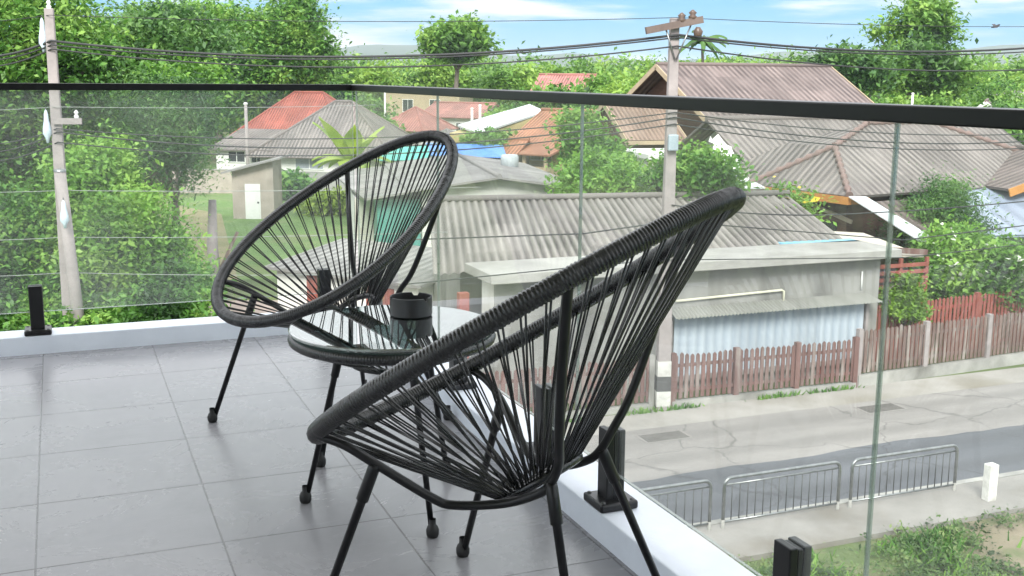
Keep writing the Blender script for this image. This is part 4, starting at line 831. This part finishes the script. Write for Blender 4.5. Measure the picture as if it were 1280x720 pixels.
def ptree(name, label, D, boxes, n, leaf, m, **kw):
    """boxes: (px centre, py centre, half width px, half height px, depth offset) of each lobe of the crown as seen from the balcony"""
    c0 = at(boxes[0][0], boxes[0][1], D); base = np.array([c0[0], c0[1], GZ]); bl = []
    for (px, py, hw, hh, dd) in boxes:
        c = at(px, py, D+dd)-base; s_ = (D+dd)/F_PX; bl.append((c[0], c[1], c[2], hw*s_, (hw*.8+hh*.2)*s_, hh*s_))
    return tree(name, label, base, bl, n, leaf, m, **kw)
ptree('broadleaf_tree', 'large dark broadleaf tree at the far left edge behind the utility pole', 40, [(20, 70, 75, 80, 0), (80, 38, 56, 48, 2), (-60, 120, 80, 90, -1), (30, 190, 70, 60, 1), (110, 100, 40, 50, 1), (-30, -30, 70, 60, 1)], 60000, .21, M['leaf'], r0=.35, clump=.5, seed=3)
ptree('broadleaf_tree', 'tall broadleaf tree with drooping dark foliage just right of the left utility pole', 46, [(175, 70, 52, 46, 0), (225, 95, 45, 50, 1), (140, 120, 50, 55, 0), (215, 42, 40, 30, 2), (250, 66, 36, 32, 3)], 50000, .22, M['leaf_dk'], r0=.35, clump=.5, seed=4)
ptree('broadleaf_tree', 'light green tree with a ragged top right of the dark left trees', 108, [(345, 75, 62, 38, 0), (355, 38, 48, 28, 0), (305, 60, 40, 40, 1), (385, 62, 26, 22, 0), (320, 110, 50, 25, -1), (375, 15, 22, 20, 1)], 52000, .42, M['leaf'], r0=.5, clump=.9, seed=5)
ptree('broadleaf_tree', 'pale yellow green tree between the dark trees, its top reaching the sky', 112, [(270, 40, 40, 30, 0), (240, 30, 36, 24, 2), (200, 30, 36, 20, 4), (285, 80, 30, 25, -2)], 32000, .42, M['leaf_br'], r0=.45, clump=.9, seed=6)
ptree('broadleaf_tree', 'bright yellow green tree behind the left utility pole, between the dark ones', 50, [(85, 95, 34, 30, 0), (60, 60, 26, 26, 1), (190, 112, 34, 22, -8), (110, 60, 22, 26, 2), (240, 100, 26, 18, -6)], 26000, .22, M['leaf_br'], r0=.25, clump=.45, seed=31)
ptree('weeping_tree', 'fine leaved drooping tree hanging in front of the white wing at the left', 38, [(215, 165, 38, 45, 0), (225, 205, 28, 30, 0), (185, 140, 40, 40, 1), (230, 130, 30, 30, 1)], 26000, .15, M['leaf_dk'], r0=.18, clump=.4, seed=7, aspect=.3)
ptree('leafy_bush', 'big bright green bush below the left utility pole', 33, [(110, 260, 55, 60, 1), (160, 300, 60, 60, 0), (70, 300, 50, 60, 0), (130, 350, 80, 55, -.5), (200, 350, 45, 50, 0), (30, 345, 60, 60, -.5), (125, 215, 35, 40, 2)], 70000, .17, M['leaf_br'], r0=.2, clump=.38, per=60, seed=8, cat='bush')
ptree('leafy_bush', 'dark green bush in the lower left corner behind the short railing post', 31, [(20, 300, 50, 60, 1), (-40, 350, 60, 60, 0), (20, 385, 60, 40, -.5), (60, 400, 50, 30, -1)], 34000, .17, M['leaf'], r0=.16, clump=.35, per=55, seed=9, cat='bush')
ptree('leafy_bush', 'green bush spilling toward the kerb left of the broken post', 29, [(205, 400, 42, 40, 0), (160, 420, 60, 35, 0), (230, 370, 20, 40, 1), (110, 420, 60, 30, 0)], 30000, .17, M['leaf'], r0=.14, clump=.35, per=55, seed=10, cat='bush')
ptree('shade_tree', 'green shade tree left of the glass joint before the brown gable house', 50, [(740, 195, 26, 24, 0), (724, 165, 18, 22, 1), (735, 226, 20, 20, -1), (760, 215, 26, 22, -1)], 24000, .22, M['leaf'], r0=.16, clump=.4, seed=11)
ptree('leafy_bush', 'rounded green bush directly above the corrugated hall roof', 42, [(765, 232, 45, 22, 0), (735, 240, 30, 16, 0), (775, 237, 20, 12, 1), (745, 215, 25, 20, 1)], 24000, .20, M['leaf_br'], r0=.12, clump=.35, seed=12, cat='bush')
ptree('leafy_bush', 'dark green bush right of the utility pole beneath the small grey hip roof', 34, [(880, 222, 30, 28, 0), (850, 225, 20, 25, 0), (878, 240, 20, 18, 0)], 18000, .18, M['leaf'], r0=.12, clump=.35, seed=13, cat='bush')
ptree('layered_tree', 'bright yellow green layered small tree behind the fence by the glass joint', 31.7, [(1133, 352, 12, 6, 0), (1131, 368, 21, 7, 0), (1136, 388, 21, 7, -.1), (1124, 379, 22, 6, .1)], 9000, .12, leaf_mat('lime_leaf', (.12, .22, .03), (.24, .42, .06), (.38, .55, .11)), r0=.05, clump=.15, seed=14, inner=.2)
ptree('feathery_tree', 'fine leaved grey green spreading tree in front of the hip roof', 37.5, [(1160, 268, 36, 18, 0), (1195, 255, 24, 16, 0), (1150, 290, 32, 14, 0), (1185, 240, 22, 12, .5), (1205, 285, 24, 16, 0)], 16000, .15, M['leaf_dk'], r0=.10, clump=.38, seed=15, inner=.3, aspect=.3)
def flowering(label, D, boxes, n, leaf, m, seed, fm, nf, fs):
    t = ptree('flowering_tree', label, D, boxes, n, leaf, m, r0=.1, clump=.32, seed=seed)
    C = np.array([v.co for v in [c for c in t.children if c.name.startswith('crown')][0].data.vertices])[::4]; rg = np.random.default_rng(seed); ii = rg.choice(len(C), nf*3, replace=False)
    s_ = ii[np.argsort(C[ii][:, 2])[-nf*2:]]; leaf_obj('blossoms', C[rg.choice(s_, nf, replace=False)]+np.array([-.05, -.18, .05]), fs, fm, t, aspect=.9, up=1.2); return t
flowering('green tree dotted with white blossoms behind the red fence at right', 35, [(1235, 342, 45, 36, 0), (1205, 350, 36, 34, 0), (1265, 350, 36, 36, 0), (1190, 315, 24, 24, .5)], 42000, .17, M['leaf_br'], 16, M['petal_w'], 420, .17)
ptree('leafy_bush', 'light green bush between the slatted pen and the blossoming tree', 36, [(1192, 310, 26, 26, 0), (1215, 320, 26, 20, .5), (1265, 318, 40, 18, 2), (1180, 340, 20, 24, 0)], 22000, .17, M['leaf_br'], r0=.08, clump=.3, seed=17, cat='bush')
flowering('slender shrub with yellow flowers between the hall roof and the timber house', 34.5, [(985, 258, 13, 12, 0), (993, 268, 10, 8, 0), (980, 247, 8, 6, 0)], 3000, .16, M['leaf_br'], 18, M['petal_y'], 60, .24)
# banana plant
bp = at(440, 258, 66); t = thing('banana_plant', 'yellow green banana plant with broad arching leaves on the lawn edge', 'plant', (bp[0], bp[1], GZ))
MB().tube([(0, 0, 0), (.05, 0, 2.0), (.1, 0, 3.3)], [.30, .24, .15], 9).build('stem', M['leaf_yel'], t)
for i in range(20):
    a = i*2.4; q = MB(); l_ = 3.1+.6*math.sin(i*1.7); up = .55+.35*math.cos(i*2.1); V = []; n_ = 9
    for k_ in range(n_):
        s_ = k_/(n_-1); rr = l_*s_*(.75-.1*up); z = 3.1+l_*up*s_*1.2-1.5*s_*s_*(1.2-up*.4); wd = .55*math.sin(PI*min(1, .12+s_*.9))+.02
        for j in (-1, 0, 1): V.append((rr*math.cos(a)-j*wd*math.sin(a), rr*math.sin(a)+j*wd*math.cos(a), z-abs(j)*.12))
    q.add(V, [(k_*3+j, k_*3+j+1, k_*3+j+4, k_*3+j+3) for k_ in range(n_-1) for j in (0, 1)], True); q.build('leaf', M['leaf_yel'], t)
leaf_obj('undergrowth', crown([(0, 1, .6, 3.2, 1.5, .8)], 5000, .3, 40, 5), .3, M['leaf_yel'], t)
# tall single trees on the skyline
ptree('skyline_tree', 'tall rounded tree rising above the tree line left of centre', 150, [(568, 46, 24, 16, 0), (550, 52, 18, 14, 0), (585, 36, 12, 10, 0), (575, 60, 30, 12, 0), (603, 52, 7, 6, 0)], 9000, .8, M['leaf_far'], r0=.4, clump=1.0, seed=20, per=30)
ptree('skyline_tree', 'tall thin crowned tree with bare twigs standing highest at the right', 125, [(1150, 20, 34, 26, 0), (1175, 40, 28, 24, 0), (1120, 35, 20, 14, 0), (1140, 65, 40, 20, 0), (1165, 8, 24, 16, 0), (1092, 38, 10, 8, 0)], 7000, .6, M['leaf_far'], r0=.4, clump=.8, seed=21, per=26, inner=.1)
ptree('broadleaf_tree', 'round green tree beneath the thin crowned skyline tree', 118, [(1140, 82, 45, 26, 0), (1175, 92, 40, 22, 0), (1100, 95, 30, 20, 0)], 11000, .6, M['leaf_far'], r0=.3, clump=.8, seed=22, per=36)
ptree('broadleaf_tree', 'dull brownish green round tree behind the ridge of the big gable house', 105, [(1065, 82, 28, 18, 0), (1085, 92, 24, 16, 0), (1045, 84, 22, 16, 0)], 8000, .5, mat('x', (.1,.1,.05)) if False else M['leaf_dk'], r0=.3, clump=.7, seed=23, per=36)
def palm(label, px, py, D, seed):
    p = at(px, py, D); t = thing('palm_tree', label, 'palm tree', (p[0], p[1], GZ)); h_ = p[2]-GZ; rg = np.random.default_rng(seed)
    MB().tube(bez([(0, 0, 0), (.3, 0, h_*.5), (0, 0, h_)], 6), np.linspace(.22, .13, 13), 8).build('trunk', M['bark'], t); q = MB()
    for i in range(20):
        a = i*2.399; e_ = rg.uniform(-.1, 1.2); l_ = rg.uniform(2.4, 3.4); V = []; n_ = 8
        for k_ in range(n_):
            s_ = k_/(n_-1); rr = l_*s_*math.cos(e_*.7); z = h_+l_*math.sin(e_)*s_-1.9*s_*s_; wd = .38*(1-s_)**.5*min(1, .2+s_*4)
            for j in (-1, 0, 1): V.append((rr*math.cos(a)-j*wd*math.sin(a), rr*math.sin(a)+j*wd*math.cos(a), z-abs(j)*.22))
        q.add(V, [(k_*3+j, k_*3+j+1, k_*3+j+4, k_*3+j+3) for k_ in range(n_-1) for j in (0, 1)], True)
    q.build('fronds', M['leaf_far'], t)
palm('palm whose fronds show just right of the utility pole crossarm', 878, 52, 110, 1)
# the wood beyond the houses, one mass
rg = np.random.default_rng(5); C = []
LS = []
for D, step, top, spread in ((100, 44, 98, 7), (128, 40, 88, 8), (165, 36, 80, 8), (230, 32, 73, 7), (330, 26, 70, 5)):
    for px in np.arange(-60 if D > 120 else 430, 1400, step):
        px_ = px+rg.uniform(-.4, .4)*step; tp = top+rg.normal(0, spread*.6)
        if 415 < px_ < 545 and D > 150: tp = max(tp, 72)
        if 425 < px_ < 750 and D < 150: continue
        if px_ > 1035 and D < 150: tp = max(tp, 118)
        if 790 < px_ < 1050 and D < 130: tp = max(tp, 85)
        c = at(px_, tp, D+rg.uniform(-8, 8)); s_ = D/F_PX; hw = step*s_*rg.uniform(.55, .9); hh = rg.uniform(16, 26)*s_; zc = c[2]-hh
        bl = [(c[0], c[1], zc, hw*.7, hw*.7, hh)] + [(c[0]+rg.normal(0, hw*.5), c[1]+rg.normal(0, hw*.4), zc-rg.uniform(.2, 1.6)*hh, hw*.75, hw*.75, hh*.8) for _ in range(4)]
        C.append(crown(bl, {100: 7000, 128: 6000, 165: 4500}.get(D, 1800), .75*D/130, 40, int(rg.integers(1e6)), .45)); LS.append(np.full((len(C[-1]), 1), .0042*D))
C = np.concatenate(C); leaf_obj('distant_wood', C, np.concatenate(LS), M['leaf_far'], None, 'stuff')
bpy.data.objects['distant_wood']['label'] = 'dense green wood beyond the houses up to the skyline'
# low shrubs along lots between the houses, one mass
C = []
for (px, py, D, hw, hh) in ((700, 128, 90, 45, 16), (640, 150, 88, 30, 8), (610, 180, 70, 18, 9), (1170, 112, 125, 60, 9), (1250, 150, 62, 40, 12), (1245, 175, 56, 40, 14), (470, 160, 98, 16, 6), (360, 232, 74, 22, 7), (1240, 112, 140, 60, 10), (440, 112, 165, 40, 12), (455, 138, 135, 22, 10), (250, 150, 105, 50, 24), (160, 190, 80, 90, 40), (60, 230, 60, 90, 50)):
    c = at(px, py, D); s_ = D/F_PX; C.append(crown([(c[0], c[1], c[2], hw*s_, hw*s_*.6, hh*s_)], 5200, .5*D/80, 36, px, .3))
leaf_obj('garden_shrubs', np.concatenate(C), .42, M['leaf'], None, 'stuff')['label'] = 'mixed green shrubs filling the gardens between the houses'
# grass on the verge below the barriers and tufts at the fence foot
def tufts(name, label, P, h_, m, seed):
    rg = np.random.default_rng(seed); n_ = len(P); a = rg.uniform(0, 2*PI, n_); l_ = h_*(.5+.8*rg.random(n_)); w_ = .018+.02*rg.random(n_); le = rg.normal(size=(n_, 2))*.5
    V = np.empty((n_, 4, 3)); dx = np.stack([np.cos(a), np.sin(a), 0*a], 1)*w_[:, None]; tp = P+np.concatenate([le*l_[:, None], l_[:, None]], 1)
    V[:, 0] = P-dx; V[:, 1] = P+dx; V[:, 2] = tp+dx*.3; V[:, 3] = tp-dx*.3
    me = bpy.data.meshes.new(name); me.vertices.add(4*n_); me.vertices.foreach_set('co', V.reshape(-1)); me.loops.add(4*n_); me.loops.foreach_set('vertex_index', np.arange(4*n_, dtype=np.int32)); me.polygons.add(n_); me.polygons.foreach_set('loop_start', np.arange(0, 4*n_, 4, dtype=np.int32)); me.polygons.foreach_set('loop_total', np.full(n_, 4, dtype=np.int32)); me.materials.append(m); me.update(calc_edges=True)
    o = bpy.data.objects.new(name, me); COL.objects.link(o); return tag(o, label, 'grass', kind='stuff')
pts = []
for _ in range(42000):
    x, y = rg.uniform(4, 19), rg.uniform(3.5, 9.6); d_ = .5+.5*math.sin(x*1.7+y*.9)*math.sin(y*1.3-x*.6)
    edge = 13.0+.5*math.sin(y*2.1); pr = (1 if x < edge else .05)*max(0, d_*1.5-.45)
    if rg.random() < pr: pts.append((x, y, GZ))
C = []
for _ in range(950):
    x, y = rg.uniform(4, 13.3), rg.uniform(3.5, 9.55); d_ = .5+.5*math.sin(x*1.1+y*.7+2)*math.sin(y*1.1-x*.5)
    if rg.random() < .4+.6*d_: C.append((x, y, GZ+.03, rg.uniform(.2, .55), rg.uniform(.2, .5), rg.uniform(.08, .32)))
C += [(14.75+rg.normal(0, .5), 9.45+rg.normal(0, .2), GZ+.05, .3, .22, rg.uniform(.1, .22)) for _ in range(9)]
leaf_obj('verge_weeds', crown(C, 120000, .13, 26, 77, .2), .080, leaf_mat('weed_leaf', (.04, .075, .025), (.10, .18, .05), (.22, .29, .10), 1.2), None, 'stuff', up=1.0)['label'] = 'patchy low weeds on the bare verge below the barriers'
tufts('verge_grass', 'tall green grass growing on the verge below the barriers', np.array(pts), .20, M['leaf'], 1)
pts = [(rg.choice([11.6, 12.7, 15.5, 17.2, 9.4])+rg.normal(0, .35), 18.02+abs(rg.normal(0, .08)), GZ+.012) for _ in range(380)]
tufts('fence_weeds', 'small weeds growing at the foot of the brown fences', np.array(pts), .12, M['leaf'], 2)
# bird
p = at(1245, 33, 60); t = thing('flying_bird', 'small dark bird flying in the sky at upper right', 'bird', p, R(-30))
q = MB(); q.tube([(-.24, 0, -.06), (-.14, 0, -.03), (0, 0, 0), (.12, 0, .05), (.17, 0, .09), (.21, 0, .09)], [.02, .05, .075, .06, .045, .01], 8)
q.add([(.04, .04, .03), (-.10, .04, 0), (-.16, .30, .13), (.02, .32, .15)], [(0,1,2,3)]); q.add([(.04, -.04, .03), (-.10, -.04, 0), (-.16, -.28, -.10), (.02, -.30, -.08)], [(3,2,1,0)]); q.add([(-.2, .05, -.05), (-.2, -.05, -.05), (-.4, -.08, -.12), (-.4, .08, -.12)], [(0,1,2,3)])
q.build('body', mat('dark_feather', (.05, .05, .055), rough=.7), t)

# ================================================================== FAR HILLS
hm = mat('forested_hill', (.05, .085, .035), (.035, .06, .028), rough=.95, scale=.002)
def hills(D, lo, hi, seed, px0=-400, px1=1700):
    rg = np.random.default_rng(seed); n_ = 90; ph = rg.uniform(0, 6.28, 6); V = []
    for i in range(n_):
        px = px0+(px1-px0)*i/(n_-1); s_ = sum(math.sin(px*.0042*(k_+1)*1.3+ph[k_])/(k_+1) for k_ in range(6)); c = at(px, 80, D)
        top = 1.19+(lo+(hi-lo)*(.5+.28*s_))*D/F_PX; dirx = (c-EYE)[:2]/D
        for k_, fr in enumerate((0, .35, .7, 1, .6)):
            q_ = EYE[:2]+dirx*(D+(k_-3)*D*.07+20*math.sin(i*2.3+k_)); V.append((q_[0], q_[1], GZ+(top-GZ)*fr*(1+.05*math.sin(i*1.1+k_*2))))
    return V, n_
V, n_ = hills(2600, 20, 46, 3); q = MB(); q.add(V, [(i*5+j, i*5+5+j, i*5+6+j, i*5+j+1) for i in range(n_-1) for j in range(4)], True); tag(q.build('hills', hm), kind='structure')

# ------------------------------------------------------------------ the air: pale haze that veils the far wood and the hills
hz = bpy.data.materials.new('pale_haze'); hz.use_nodes = True; nt = hz.node_tree; nt.nodes.clear()
pv = nt.nodes.new('ShaderNodeVolumePrincipled'); pv.inputs['Color'].default_value = (.80, .90, 1, 1); pv.inputs['Density'].default_value = .0002; pv.inputs['Anisotropy'].default_value = .2
om = nt.nodes.new('ShaderNodeOutputMaterial'); nt.links.new(pv.outputs[0], om.inputs['Volume'])
q = MB(); q.box(-16000, 16000, -200, 17000, GZ-1, 92); tag(q.build('haze', hz), kind='stuff')
